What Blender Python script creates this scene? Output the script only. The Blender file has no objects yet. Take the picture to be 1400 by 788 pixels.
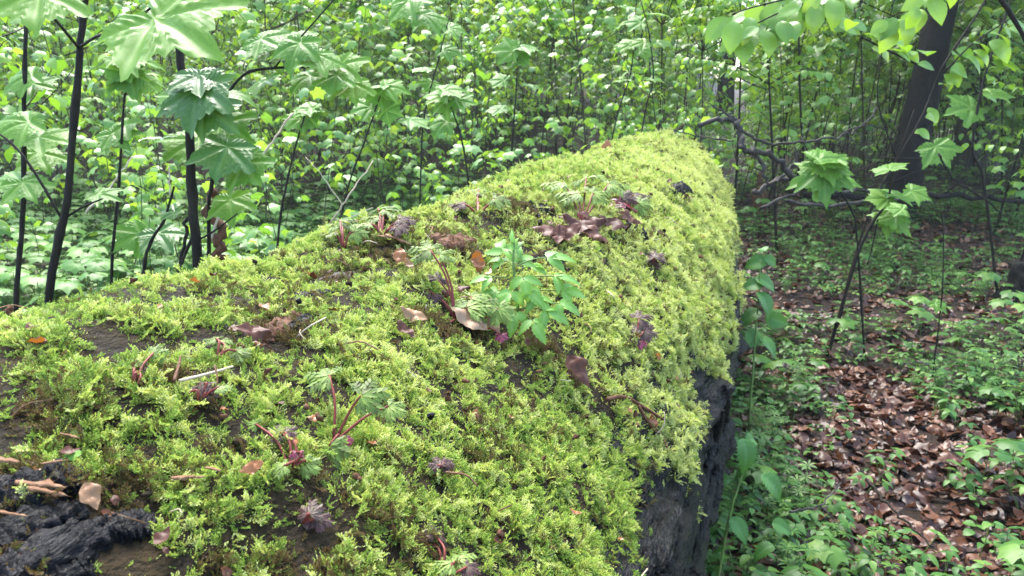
import bpy, math
import numpy as np
from mathutils import Matrix, Vector

rng = np.random.default_rng(11)
PI = math.pi
scene = bpy.context.scene
COL = scene.collection

# ------------------------------------------------------------------ camera
W, H, FPX = 1400.0, 788.0, 1099.0
YAW, PITCH = math.radians(15.3), math.radians(13.5)
CAM = np.array([0.0, 0.0, 1.24])
cam_d = bpy.data.cameras.new('camera')
cam_d.sensor_width = 36.0
cam_d.lens = 36.0 * FPX / W
cam_d.clip_start, cam_d.clip_end = 0.02, 400
cam_d.dof.use_dof = True
cam_d.dof.focus_distance = 0.95
cam_d.dof.aperture_fstop = 20.0
cam = bpy.data.objects.new('camera', cam_d)
COL.objects.link(cam)
cam.location = CAM
cam.rotation_euler = (PI / 2 - PITCH, 0, YAW)
scene.camera = cam
FW = np.array([-math.sin(YAW) * math.cos(PITCH), math.cos(YAW) * math.cos(PITCH), -math.sin(PITCH)])
RT = np.array([math.cos(YAW), math.sin(YAW), 0.0])
UP = np.cross(RT, FW)

# ------------------------------------------------------------------ sky, sun, exposure
world = bpy.data.worlds.new('World')
scene.world = world
world.use_nodes = True
wn = world.node_tree.nodes
wn.clear()
sky = wn.new('ShaderNodeTexSky')
sky.sky_type = 'NISHITA'
sky.sun_disc = False
SUN_EL, SUN_AZ = math.radians(58), math.radians(-35)     # azimuth from +Y towards +X
sky.sun_elevation = SUN_EL
sky.sun_rotation = SUN_AZ
sky.altitude = 200
sky.air_density = 1.0
sky.dust_density = 2.2
sky.ozone_density = 1.0
bg = wn.new('ShaderNodeBackground')
bg.inputs['Strength'].default_value = 0.15
wo = wn.new('ShaderNodeOutputWorld')
world.node_tree.links.new(sky.outputs[0], bg.inputs[0])
world.node_tree.links.new(bg.outputs[0], wo.inputs[0])

sun_d = bpy.data.lights.new('sun', 'SUN')
sun_d.energy = 1.5
sun_d.angle = math.radians(32)
sun_d.color = (1.0, 0.97, 0.9)
sun = bpy.data.objects.new('sun', sun_d)
COL.objects.link(sun)
sdir = Vector((math.sin(SUN_AZ) * math.cos(SUN_EL), math.cos(SUN_AZ) * math.cos(SUN_EL), math.sin(SUN_EL)))
sun.rotation_euler = sdir.to_track_quat('Z', 'Y').to_euler()
sun.location = (0, 0, 30)

scene.view_settings.view_transform = 'Standard'
scene.view_settings.look = 'None'
scene.view_settings.gamma = 1.0
scene.view_settings.use_curve_mapping = False
scene.view_settings.exposure = 2.87
scene.render.engine = 'CYCLES'
cy = scene.cycles
cy.use_denoising = True
cy.max_bounces = 7
cy.diffuse_bounces = 3
cy.glossy_bounces = 2
cy.transmission_bounces = 4
cy.transparent_max_bounces = 4
cy.volume_bounces = 0
cy.caustics_reflective = False
cy.caustics_refractive = False
cy.sample_clamp_indirect = 4.0
scene.render.use_persistent_data = False

# ------------------------------------------------------------------ helpers: numbers
def ray(px, py):
    d = FW * FPX + RT * (px - W / 2) - UP * (py - H / 2)
    return d / FPX                     # depth 1 along the optical axis

def P(px, py, depth):
    return CAM + ray(px, py) * depth

def hash3(i, j, k, s):
    n = (i * 374761393 + j * 668265263 + k * 2147483647 + s * 974634777) & 0xFFFFFFFF
    n = ((n ^ (n >> 13)) * 1274126177) & 0xFFFFFFFF
    n = (n ^ (n >> 16)) & 0xFFFFFFFF
    return n / 2147483647.5 - 1.0

def noise(p, seed=0):
    p = np.asarray(p, float)
    b = np.floor(p).astype(np.int64)
    f = p - b
    f = f * f * (3 - 2 * f)
    out = 0
    for dx in (0, 1):
        for dy in (0, 1):
            for dz in (0, 1):
                w = ((f[..., 0] if dx else 1 - f[..., 0]) * (f[..., 1] if dy else 1 - f[..., 1])
                     * (f[..., 2] if dz else 1 - f[..., 2]))
                out = out + w * hash3(b[..., 0] + dx, b[..., 1] + dy, b[..., 2] + dz, seed)
    return out

def fbm(p, seed=0, n=3):
    a, o = 1.0, 0
    p = np.asarray(p, float)
    for k in range(n):
        o = o + a * noise(p, seed + k * 17)
        p = p * 2.03
        a *= 0.5
    return o

def sstep(a, b, x):
    t = np.clip((x - a) / (b - a), 0, 1)
    return t * t * (3 - 2 * t)

# ------------------------------------------------------------------ terrain and log as functions
def terrain(x, y):
    x = np.asarray(x, float); y = np.asarray(y, float)
    r = np.sqrt(x * x + y * y)
    az = np.degrees(np.arctan2(-x, y + 1e-6))
    k = 0.035 + 0.085 * sstep(-12, 10, az)
    k = k * (1 - 0.7 * np.exp(-((az - 0.7) / 2.6) ** 2))       # a dip where the sky shows through
    back = sstep(-2, 3, y)
    z = k * np.maximum(r - 6.5, 0) ** 1.0 * back * sstep(6.0, 11.0, r)
    z = z + 0.03 * np.sin(x * 1.3 + 0.5 * y) * np.cos(y * 0.9)
    z = z + 0.05 * noise(np.stack([x * 0.45, y * 0.45, x * 0], -1), 5)
    z = z + 0.018 * noise(np.stack([x * 2.2, y * 2.2, x * 0], -1), 9)
    # litter heaped against the log
    z = z + 0.10 * np.exp(-((x + 0.55) / 0.75) ** 4) * (y < 6)
    return z

LOG_END = 5.05
LEFT_DROP = 0.14        # the left shoulder has sunk
def log_c(y):
    y = np.asarray(y, float)
    cx = -0.585 + 0.088 * sstep(0.9, 2.9, y) - 0.0 * y
    cx = cx + 0.06 * sstep(3.4, 5.2, y)
    cz = 0.475 + 0.115 * sstep(2.5, 5.2, y)
    R = 0.555 - 0.115 * sstep(2.2, 5.2, y)
    return cx, cz, R

def log_r(y, th):
    """radius of the bark surface; th measured from +X (right) through +Z (top)"""
    cx, cz, R = log_c(y)
    s = th * 0.55
    p = np.stack([s, y, np.zeros_like(s)], -1)
    r = R + 0.020 * noise(p * 3.2, 2) + 0.016 * noise(p * np.array([9.0, 6.0, 1]), 3) + 0.006 * noise(p * 22.0, 4)
    # slumps and hollows along the top
    r = r - 0.03 * sstep(0.25, 0.7, noise(p * np.array([4.0, 2.6, 1]) + 3.7, 21))
    # bark furrows, mostly on the right flank
    fl = sstep(0.85, 0.2, th)
    r = r + fl * (0.028 * np.abs(noise(p * np.array([26.0, 4.0, 1]), 6)) + 0.018 * noise(p * np.array([55.0, 12.0, 1]), 7) + 0.008 * noise(p * np.array([90.0, 45.0, 1]), 8) - 0.012)
    # closed far end
    lim = LOG_END - 0.14 + 0.10 * noise(np.stack([th * 3.1, th * 0, th * 0 + 2.5], -1), 71) + 0.05 * noise(np.stack([th * 9.0, th * 0, th * 0 + 7.5], -1), 72)
    e = np.clip((y - lim + 0.10) / 0.20, 0, 1)
    r = r * np.sqrt(np.clip(1 - e ** 5, 0.0, 1))
    return r

def log_pt(y, th, lift=0.0):
    cx, cz, R = log_c(y)
    r = log_r(y, th) + lift
    return np.stack([cx + r * np.cos(th), np.asarray(y, float) + 0 * th, cz + r * np.sin(th) - LEFT_DROP * np.maximum(-np.cos(th), 0)], -1)

def log_n(y, th):
    e = 0.012
    a = log_pt(y, th + e / 0.55) - log_pt(y, th - e / 0.55)
    b = log_pt(y + e, th) - log_pt(y - e, th)
    n = np.cross(b, a)
    n = n / (np.linalg.norm(n, axis=-1, keepdims=True) + 1e-9)
    cx, cz, R = log_c(y)
    out = np.stack([np.cos(th), 0 * th, np.sin(th)], -1)
    s = np.sign((n * out).sum(-1, keepdims=True)); s[s == 0] = 1
    return n * s

def hit_log(px, py):
    """(y, theta) where the view ray meets the log"""
    d = ray(px, py)
    t = np.linspace(0.1, 7, 6000)
    q = CAM + t[:, None] * d
    cx, cz, R = log_c(q[:, 1])
    dx, dz = q[:, 0] - cx, q[:, 2] - cz
    dz = dz + LEFT_DROP * np.clip(-dx / R, 0, 1)
    th = np.arctan2(dz, dx)
    th = np.where(th < -PI / 2, th + 2 * PI, th)
    ins = (np.sqrt(dx * dx + dz * dz) < log_r(q[:, 1], th) + 0.012) & (q[:, 1] < LOG_END)
    k = int(np.argmax(ins)) if ins.any() else int(np.argmin(np.hypot(dx, dz) - R))
    return float(q[k, 1]), float(th[k])

def hit_ground(px, py, tmax=60):
    d = ray(px, py)
    t = np.concatenate([np.linspace(0.5, 12, 4000), np.linspace(12, tmax, 3000)])
    q = CAM + t[:, None] * d
    below = q[:, 2] < terrain(q[:, 0], q[:, 1])
    k = int(np.argmax(below)) if below.any() else len(t) - 1
    p = q[k].copy(); p[2] = float(terrain(p[0], p[1]))
    return p

def to_px(p):
    p = np.asarray(p, float) - CAM
    z = p @ FW
    return np.stack([W / 2 + FPX * (p @ RT) / z, H / 2 - FPX * (p @ UP) / z, z], -1)

def on_log(x, y):
    cx, cz, R = log_c(y)
    return (np.abs(x - cx) < R - 0.04) & (y < LOG_END + 0.05)

# ------------------------------------------------------------------ helpers: meshes
def unit(v):
    v = np.asarray(v, float)
    return v / (np.linalg.norm(v, axis=-1, keepdims=True) + 1e-12)

def frame(direction, up=(0, 0, 1), roll=0.0):
    """3x3 whose columns are side, forward (=direction), normal (close to up)"""
    y = unit(direction)
    x = np.cross(y, np.asarray(up, float))
    if np.linalg.norm(x) < 1e-4:
        x = np.cross(y, np.array([1.0, 0.2, 0]))
    x = unit(x)
    z = np.cross(x, y)
    if roll:
        c, s = math.cos(roll), math.sin(roll)
        x, z = x * c + z * s, z * c - x * s
    return np.stack([x, y, z], 1)

def mat4(loc, R3, s=1.0):
    m = np.eye(4); m[:3, :3] = R3 * s; m[:3, 3] = loc
    return Matrix(m.tolist())

class MB:
    def __init__(self):
        self.v, self.f, self.t, self.g, self.mi, self.n = [], [], [], [], [], 0
    def add(self, piece, R3=None, loc=(0, 0, 0), s=1.0, tint=None, mi=0):
        V, F, g = piece
        X = V * s
        if R3 is not None:
            X = X @ np.asarray(R3).T
        self.v.append(X + np.asarray(loc, float))
        for f in F:
            if len(f):
                self.f.append((f + self.n, mi))
        self.t.append(np.full(len(V), rng.random() if tint is None else tint))
        self.g.append(g if g is not None else np.zeros(len(V)))
        self.n += len(V)
        return self
    def mesh(self, name, mats, smooth=True):
        V = np.concatenate(self.v)
        me = bpy.data.meshes.new(name)
        nl = sum(f.size for f, _ in self.f); nf = sum(len(f) for f, _ in self.f)
        me.vertices.add(len(V)); me.vertices.foreach_set('co', V.astype(np.float32).ravel())
        me.loops.add(nl); me.loops.foreach_set('vertex_index', np.concatenate([f.ravel() for f, _ in self.f]).astype(np.int32))
        me.polygons.add(nf)
        tot = np.concatenate([np.full(len(f), f.shape[1]) for f, _ in self.f])
        me.polygons.foreach_set('loop_start', (np.cumsum(tot) - tot).astype(np.int32))
        me.polygons.foreach_set('material_index', np.concatenate([np.full(len(f), m) for f, m in self.f]).astype(np.int32))
        me.polygons.foreach_set('use_smooth', np.full(nf, smooth))
        a = me.attributes.new('tint', 'FLOAT', 'POINT'); a.data.foreach_set('value', np.concatenate(self.t).astype(np.float32))
        a = me.attributes.new('vein', 'FLOAT', 'POINT'); a.data.foreach_set('value', np.concatenate(self.g).astype(np.float32))
        for m in (mats if isinstance(mats, (list, tuple)) else [mats]):
            me.materials.append(m)
        me.update(calc_edges=True)
        me.validate()
        return me

def link(name, data, parent=None, M=None):
    o = bpy.data.objects.new(name, data)
    COL.objects.link(o)
    if parent is not None:
        o.parent = parent
    if M is not None:
        if parent is not None:
            o.matrix_parent_inverse = Matrix.Identity(4)
        o.matrix_local = M
    return o

def tag(o, label=None, cat=None, group=None, kind=None):
    if label: o['label'] = label
    if cat: o['category'] = cat
    if group: o['group'] = group
    if kind: o['kind'] = kind
    return o

def empty(name, loc, label, cat, group=None):
    o = bpy.data.objects.new(name, None)
    o.empty_display_size = 0.05
    COL.objects.link(o)
    o.location = [float(c) for c in loc]
    return tag(o, label, cat, group)

# ------------------------------------------------------------------ shapes (V, [face arrays], vein)
def tube(pts, rad, sides=6, cap=True, rough=0.0, seed=0):
    pts = np.asarray(pts, float); n = len(pts)
    rad = np.broadcast_to(np.asarray(rad, float), (n,))
    tan = unit(np.gradient(pts, axis=0))
    ref = np.array([0.31, 0.83, 0.12]) if abs(tan[0] @ unit(np.array([0.31, 0.83, 0.12]))) < 0.9 else np.array([1.0, 0, 0.2])
    V = []
    a = np.arange(sides) * 2 * PI / sides
    x = unit(np.cross(tan[0], ref))
    for i in range(n):
        x = unit(x - tan[i] * (x @ tan[i]))
        y = np.cross(tan[i], x)
        ring = np.cos(a)[:, None] * x + np.sin(a)[:, None] * y
        rr = rad[i] * np.ones(sides)
        if rough:
            q = pts[i] + ring * rad[i]
            rr = rr * (1 + rough * noise(q / (rad[i] * 1.2 + 1e-6), seed) + rough * 0.6 * noise(ring * 3.0 + np.array([0, 0, i * 0.35]), seed + 3))
        V.append(pts[i] + ring * rr[:, None])
    V = np.concatenate(V)
    i, j = np.meshgrid(np.arange(n - 1), np.arange(sides), indexing='ij')
    a0 = i * sides + j; a1 = i * sides + (j + 1) % sides
    Q = np.stack([a0, a1, a1 + sides, a0 + sides], -1).reshape(-1, 4)
    F = [Q]
    if cap:
        V = np.concatenate([V, pts[[0]], pts[[-1]]])
        c0, c1 = n * sides, n * sides + 1
        k = np.arange(sides)
        F.append(np.stack([np.full(sides, c0), (k + 1) % sides, k], -1))
        F.append(np.stack([np.full(sides, c1), (n - 1) * sides + k, (n - 1) * sides + (k + 1) % sides], -1))
    return V, F, None

def curve(ctrl, n=12):
    """Catmull-Rom through the control points"""
    c = np.asarray(ctrl, float)
    c = np.concatenate([[2 * c[0] - c[1]], c, [2 * c[-1] - c[-2]]])
    out = []
    m = len(c) - 3
    for u in np.linspace(0, m, n):
        k = min(int(u), m - 1); t = u - k
        p0, p1, p2, p3 = c[k:k + 4]
        out.append(0.5 * ((2 * p1) + (p2 - p0) * t + (2 * p0 - 5 * p1 + 4 * p2 - p3) * t * t + (3 * p1 - p0 - 3 * p2 + p3) * t ** 3))
    return np.array(out)

def oval(length=1.0, width=0.5, nu=6, nv=2, droop=0.2, fold=0.15, peak=0.45, serr=0.0, wave=0.0, veins=0, tip=1.0, seed=0, torn=0.0):
    """a simple leaf along +Y, upper side +Z, base at the origin"""
    u = np.linspace(0, 1, nu + 1)
    w = np.sin(PI * u ** (math.log(0.5) / math.log(peak))) ** 0.8
    w = w * (1 - 0.5 * u ** 3 * tip) * width / 2
    v = np.linspace(-1, 1, nv + 1)
    U, Vv = np.meshgrid(u, v, indexing='ij')
    Wd = np.repeat(w[:, None], nv + 1, 1)
    if serr:
        saw = np.where(np.arange(nu + 1) % 2 == 0, serr, -serr)[:, None]
        Wd = Wd * (1 + saw * (np.abs(Vv) > 0.99))
    if torn:
        Wd = Wd * (1 + torn * noise(np.stack([U * 5.5, np.sign(Vv) * 3.0, U * 0 + seed * 1.7], -1), seed + 11))
    X = Vv * Wd
    Y = U * length
    Z = fold * np.abs(X) + wave * length * noise(np.stack([X / length * 5, U * 4, X * 0 + seed], -1), seed)
    vein = np.zeros_like(X)
    if veins:
        ph = (U - 0.42 * np.abs(X) / length) * veins
        q = np.abs(ph - np.round(ph))
        Z = Z + 0.012 * length * (0.5 - np.cos(q * 2 * PI) * 0.5) * (np.abs(Vv) < 0.98)
        vein = np.clip(1 - q * 5, 0, 1) * 0.6
        vein = np.maximum(vein, np.clip(1 - np.abs(Vv) * nv * 0.6, 0, 1))
    # droop: bend along the length
    a = droop * 2 * U
    yb = np.where(np.abs(a) < 1e-4, Y, Y * np.sin(a) / np.maximum(np.abs(a), 1e-4) * np.sign(a + 1e-9))
    zb = -Y * (1 - np.cos(a)) / np.maximum(np.abs(a), 1e-4) * np.sign(a + 1e-9)
    V = np.stack([X, yb + Z * np.sin(a), zb + Z * np.cos(a)], -1).reshape(-1, 3)
    i, j = np.meshgrid(np.arange(nu), np.arange(nv), indexing='ij')
    k = i * (nv + 1) + j
    F = np.stack([k, k + 1, k + nv + 2, k + nv + 1], -1).reshape(-1, 4)
    return V, [F], vein.ravel()

LOBES = [(0, 1.0, 34), (52, 0.92, 32), (-52, 0.92, 32), (108, 0.62, 32), (-108, 0.62, 32)]
def palmate(size=1.0, na=20, nr=2, droop=0.25, cup=0.1, quilt=0.0, serr=0.0, seed=0, sinus=0.73):
    """five-lobed maple leaf, petiole at the origin, middle lobe along +Y, upper side +Z"""
    th = np.linspace(-PI * 0.985, PI * 0.985, na)
    d = np.degrees(th)
    r = np.zeros(na)
    for c, L, wd in LOBES:
        L = L * (1 + 0.07 * noise(np.array([[c * 0.1, seed, 0.5]]), seed)[0])
        t = np.clip(np.abs(d - c) / wd, 0, 1)
        r = np.maximum(r, L * (1 - t ** 1.25) ** 0.75)
    env = np.interp(np.abs(d), [0, 50, 104, 150, 178], [1, 0.95, 0.66, 0.46, 0.16])
    r = np.maximum(r, sinus * env + 0.02)
    if serr:
        saw = (np.arange(na) % 4) / 3.0 - 0.5
        r = r * (1 + serr * saw * (np.abs(d) < 150))
    rho = (np.arange(1, nr + 1) / nr) ** 0.85
    Rr = rho[:, None] * r[None, :]
    X, Y = Rr * np.sin(th), Rr * np.cos(th)
    vein = np.zeros_like(X); Z = np.zeros_like(X)
    if quilt:
        dist = np.full(X.shape, 9.0); U = np.zeros_like(X); Vd = np.zeros_like(X)
        for c, L, wd in LOBES:
            a = math.radians(c)
            u = X * math.sin(a) + Y * math.cos(a); v = np.abs(X * math.cos(a) - Y * math.sin(a))
            better = (v / (0.12 + np.maximum(u, 0)) + (u < 0) * 9) < dist
            dist = np.where(better, v / (0.12 + np.maximum(u, 0)) + (u < 0) * 9, dist)
            U = np.where(better, u, U); Vd = np.where(better, v, Vd)
        ph = (U - 0.75 * Vd) * 9.0
        q = np.abs(ph - np.round(ph))
        Z += quilt * (0.5 - 0.5 * np.cos(q * 2 * PI)) * np.clip(Vd * 9, 0, 1) + quilt * 1.5 * np.clip(Vd * 10, 0, 1)
        vein = np.maximum(np.clip(1 - Vd * 26, 0, 1), np.clip(1 - q * 5, 0, 1) * 0.55)
    rad2 = Rr
    Z += -droop * (Y.clip(0) ** 2) * 0.75 - cup * X ** 2 * 1.2 - droop * 0.3 * rad2 ** 3
    Z += 0.05 * noise(np.stack([X * 2.4, Y * 2.4, X * 0 + seed], -1), seed + 7)
    V = np.concatenate([[[0, 0, 0]], np.stack([X, Y, Z], -1).reshape(-1, 3)]) * size
    g = np.concatenate([[1.0], vein.ravel()])
    j = np.arange(na - 1)
    F = [np.stack([0 * j, 1 + j + 1, 1 + j], -1)]
    for i in range(nr - 1):
        a = 1 + i * na + j
        F.append(np.stack([a, a + 1, a + 1 + na, a + na], -1))
    return V, F, g

# ------------------------------------------------------------------ materials
def newmat(name):
    m = bpy.data.materials.new(name); m.use_nodes = True
    nt = m.node_tree; nt.nodes.clear()
    return m, nt, nt.nodes, nt.links

def ramp(nodes, stops, interp='LINEAR'):
    r = nodes.new('ShaderNodeValToRGB'); r.color_ramp.interpolation = interp
    e = r.color_ramp.elements
    while len(e) < len(stops):
        e.new(0.5)
    for k, (p, c) in enumerate(stops):
        e[k].position = p; e[k].color = (*c, 1)
    return r

def mathn(nt, op, a, b=None, clamp=False):
    n = nt.nodes.new('ShaderNodeMath'); n.operation = op; n.use_clamp = clamp
    for k, v in enumerate((a, b)):
        if v is None: continue
        if isinstance(v, (int, float)): n.inputs[k].default_value = v
        else: nt.links.new(v, n.inputs[k])
    return n.outputs[0]

def leaf_material(name, stops, rough=0.38, trans=0.35, spec=0.5, vein_col=None, vein_amt=0.4, tint_w=0.6, trans_tint=(1.25, 1.15, 0.45), nscale=30.0):
    m, nt, N, L = newmat(name)
    info = N.new('ShaderNodeObjectInfo')
    at = N.new('ShaderNodeAttribute'); at.attribute_name = 'tint'
    a = mathn(nt, 'MULTIPLY', at.outputs['Fac'], tint_w)
    b = mathn(nt, 'MULTIPLY', info.outputs['Random'], 1 - tint_w)
    f = mathn(nt, 'ADD', a, b)
    geo = N.new('ShaderNodeTexCoord')
    nz = N.new('ShaderNodeTexNoise'); nz.inputs['Scale'].default_value = nscale; nz.inputs['Detail'].default_value = 2
    L.new(geo.outputs['Object'], nz.inputs['Vector'])
    nv = mathn(nt, 'MULTIPLY', mathn(nt, 'SUBTRACT', nz.outputs['Fac'], 0.5), 0.45)
    f = mathn(nt, 'ADD', f, nv, True)
    r = ramp(N, stops); L.new(f, r.inputs[0])
    col = r.outputs[0]
    if vein_col is not None:
        va = N.new('ShaderNodeAttribute'); va.attribute_name = 'vein'
        mx = N.new('ShaderNodeMix'); mx.data_type = 'RGBA'
        L.new(mathn(nt, 'MULTIPLY', va.outputs['Fac'], vein_amt, True), mx.inputs[0])
        L.new(col, mx.inputs[6]); mx.inputs[7].default_value = (*vein_col, 1)
        col = mx.outputs[2]
    pb = N.new('ShaderNodeBsdfPrincipled')
    L.new(col, pb.inputs['Base Color'])
    pb.inputs['Roughness'].default_value = rough
    pb.inputs['Specular IOR Level'].default_value = spec
    out = N.new('ShaderNodeOutputMaterial')
    if trans:
        tr = N.new('ShaderNodeBsdfTranslucent')
        mu = N.new('ShaderNodeMix'); mu.data_type = 'RGBA'; mu.blend_type = 'MULTIPLY'; mu.inputs[0].default_value = 1
        L.new(col, mu.inputs[6]); mu.inputs[7].default_value = (*trans_tint, 1)
        L.new(mu.outputs[2], tr.inputs['Color'])
        ms = N.new('ShaderNodeMixShader'); ms.inputs[0].default_value = trans
        L.new(pb.outputs[0], ms.inputs[1]); L.new(tr.outputs[0], ms.inputs[2])
        L.new(ms.outputs[0], out.inputs['Surface'])
    else:
        L.new(pb.outputs[0], out.inputs['Surface'])
    return m

def rough_material(name, stops, scale=8.0, rough=(0.5, 0.9), bump=0.5, dist=0.01, stretch=(1, 1, 1), spec=0.15, detail=6, coord='Object'):
    m, nt, N, L = newmat(name)
    tc = N.new('ShaderNodeTexCoord')
    mp = N.new('ShaderNodeMapping'); mp.inputs['Scale'].default_value = stretch
    L.new(tc.outputs[coord], mp.inputs['Vector'])
    n1 = N.new('ShaderNodeTexNoise'); n1.inputs['Scale'].default_value = scale; n1.inputs['Detail'].default_value = detail
    n1.inputs['Roughness'].default_value = 0.65
    L.new(mp.outputs[0], n1.inputs['Vector'])
    n2 = N.new('ShaderNodeTexNoise'); n2.inputs['Scale'].default_value = scale * 6; n2.inputs['Detail'].default_value = 3
    L.new(mp.outputs[0], n2.inputs['Vector'])
    f = mathn(nt, 'ADD', mathn(nt, 'MULTIPLY', n1.outputs['Fac'], 0.7), mathn(nt, 'MULTIPLY', n2.outputs['Fac'], 0.3), True)
    r = ramp(N, stops); L.new(f, r.inputs[0])
    pb = N.new('ShaderNodeBsdfPrincipled')
    L.new(r.outputs[0], pb.inputs['Base Color'])
    mr = N.new('ShaderNodeMapRange'); mr.inputs['To Min'].default_value = rough[0]; mr.inputs['To Max'].default_value = rough[1]
    L.new(n2.outputs['Fac'], mr.inputs['Value']); L.new(mr.outputs[0], pb.inputs['Roughness'])
    pb.inputs['Specular IOR Level'].default_value = spec
    bp = N.new('ShaderNodeBump'); bp.inputs['Strength'].default_value = bump; bp.inputs['Distance'].default_value = dist
    L.new(f, bp.inputs['Height']); L.new(bp.outputs[0], pb.inputs['Normal'])
    out = N.new('ShaderNodeOutputMaterial'); L.new(pb.outputs[0], out.inputs['Surface'])
    return m

M = {}
M['soil'] = rough_material('forest_soil', [(0.25, (0.005, 0.0035, 0.002)), (0.5, (0.016, 0.009, 0.005)), (0.62, (0.036, 0.018, 0.009)), (0.8, (0.07, 0.042, 0.024))], 22.0, (0.5, 0.9), 1.0, 0.04)
M['bark_wet'] = rough_material('wet_black_bark', [(0.3, (0.001, 0.001, 0.001)), (0.5, (0.0022, 0.002, 0.0019)), (0.65, (0.005, 0.0045, 0.004)), (0.8, (0.022, 0.018, 0.014))], 14.0, (0.3, 0.6), 1.0, 0.03, (2.4, 0.5, 2.4), 0.12)
M['bark_black'] = rough_material('wet_black_bark_ridge', [(0.3, (0.002, 0.002, 0.0025)), (0.5, (0.005, 0.005, 0.006)), (0.65, (0.012, 0.011, 0.012)), (0.85, (0.04, 0.035, 0.03))], 40.0, (0.28, 0.6), 1.0, 0.008, (2.2, 0.5, 2.2), 0.10)
M['log_under'] = rough_material('rotten_log_surface', [(0.3, (0.006, 0.004, 0.003)), (0.48, (0.014, 0.010, 0.005)), (0.6, (0.026, 0.018, 0.008)), (0.8, (0.05, 0.032, 0.014))], 30.0, (0.6, 0.95), 1.0, 0.02, (1, 0.7, 1), 0.08)
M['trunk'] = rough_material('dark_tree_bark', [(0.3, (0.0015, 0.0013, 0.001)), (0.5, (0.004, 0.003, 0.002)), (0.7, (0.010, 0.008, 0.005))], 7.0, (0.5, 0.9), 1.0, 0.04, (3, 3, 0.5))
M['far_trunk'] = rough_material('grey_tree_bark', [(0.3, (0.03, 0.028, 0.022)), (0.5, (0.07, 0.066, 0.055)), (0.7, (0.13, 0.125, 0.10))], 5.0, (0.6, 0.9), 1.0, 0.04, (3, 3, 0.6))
M['stem_dark'] = rough_material('dark_wet_stem', [(0.3, (0.005, 0.004, 0.003)), (0.55, (0.014, 0.011, 0.007)), (0.75, (0.04, 0.033, 0.02))], 60.0, (0.5, 0.85), 0.8, 0.003, (1, 1, 0.3), 0.1)
M['stem_mid'] = rough_material('grey_brown_sapling_bark', [(0.3, (0.025, 0.02, 0.012)), (0.55, (0.055, 0.045, 0.026)), (0.75, (0.10, 0.085, 0.055))], 60.0, (0.5, 0.85), 0.6, 0.002, (1, 1, 0.3), 0.1)
M['stem_green'] = rough_material('green_stem', [(0.3, (0.06, 0.10, 0.02)), (0.7, (0.13, 0.20, 0.05))], 60.0, (0.35, 0.6), 0.2, 0.001)
M['stem_red'] = rough_material('red_stem', [(0.3, (0.10, 0.018, 0.016)), (0.7, (0.20, 0.05, 0.035))], 90.0, (0.35, 0.6), 0.2, 0.001)
M['stem_tan'] = rough_material('dry_tan_stalk', [(0.3, (0.25, 0.19, 0.12)), (0.7, (0.50, 0.42, 0.30))], 40.0, (0.5, 0.8), 0.3, 0.001)
M['dead_wood'] = rough_material('dead_grey_wood', [(0.3, (0.010, 0.008, 0.007)), (0.5, (0.032, 0.026, 0.022)), (0.72, (0.10, 0.087, 0.075))], 22.0, (0.4, 0.8), 0.8, 0.006, (1, 1, 1))
M['wood_chip'] = rough_material('split_tan_wood', [(0.3, (0.09, 0.035, 0.012)), (0.5, (0.17, 0.085, 0.04)), (0.75, (0.36, 0.23, 0.14))], 40.0, (0.4, 0.75), 0.8, 0.003, (4, 0.6, 4))
M['rot_wood'] = rough_material('rotten_brown_wood', [(0.3, (0.03, 0.014, 0.007)), (0.5, (0.09, 0.038, 0.018)), (0.75, (0.17, 0.085, 0.045))], 30.0, (0.5, 0.9), 0.9, 0.006, (2, 0.6, 2))

G1 = [(0.0, (0.05, 0.145, 0.016)), (0.5, (0.095, 0.225, 0.024)), (1.0, (0.19, 0.32, 0.036))]
M['sycamore'] = leaf_material('sycamore_leaf', G1, 0.44, 0.45, 0.28, (0.30, 0.44, 0.12), 0.5)
M['sycamore_dark'] = leaf_material('sycamore_leaf_dark', [(0, (0.03, 0.085, 0.012)), (0.6, (0.05, 0.13, 0.018)), (1, (0.09, 0.19, 0.03))], 0.36, 0.3, 0.35, (0.14, 0.26, 0.08), 0.6)
M['under'] = leaf_material('undergrowth_leaf', [(0, (0.085, 0.20, 0.042)), (0.4, (0.15, 0.305, 0.06)), (0.75, (0.23, 0.39, 0.07)), (1.0, (0.36, 0.49, 0.09))], 0.38, 0.46, 0.55)
M['beech'] = leaf_material('beech_leaf', [(0, (0.075, 0.19, 0.026)), (0.5, (0.145, 0.29, 0.04)), (1, (0.25, 0.38, 0.06))], 0.36, 0.48, 0.5, (0.2, 0.32, 0.1), 0.3)
M['herb'] = leaf_material('ground_herb_leaf', [(0, (0.02, 0.075, 0.010)), (0.5, (0.05, 0.135, 0.019)), (0.85, (0.11, 0.21, 0.033)), (1, (0.17, 0.28, 0.06))], 0.45, 0.30, 0.25)
M['herb_light'] = leaf_material('herb_layer_leaf', [(0, (0.05, 0.14, 0.025)), (0.5, (0.09, 0.21, 0.035)), (1, (0.18, 0.32, 0.06))], 0.45, 0.35, 0.25)
M['fresh'] = leaf_material('fresh_herb_leaf', [(0, (0.09, 0.22, 0.03)), (0.6, (0.16, 0.33, 0.045)), (1, (0.26, 0.44, 0.07))], 0.42, 0.4, 0.35, (0.25, 0.42, 0.15), 0.4)
M['nettle'] = leaf_material('nettle_leaf', [(0, (0.035, 0.11, 0.018)), (1, (0.07, 0.18, 0.028))], 0.5, 0.25, 0.25, (0.10, 0.22, 0.08), 0.4)
M['robert'] = leaf_material('cranesbill_leaf', [(0, (0.06, 0.07, 0.016)), (0.35, (0.10, 0.15, 0.028)), (0.7, (0.16, 0.235, 0.045)), (1, (0.26, 0.33, 0.08))], 0.55, 0.25, 0.25, (0.2, 0.12, 0.1), 0.3)
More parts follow.
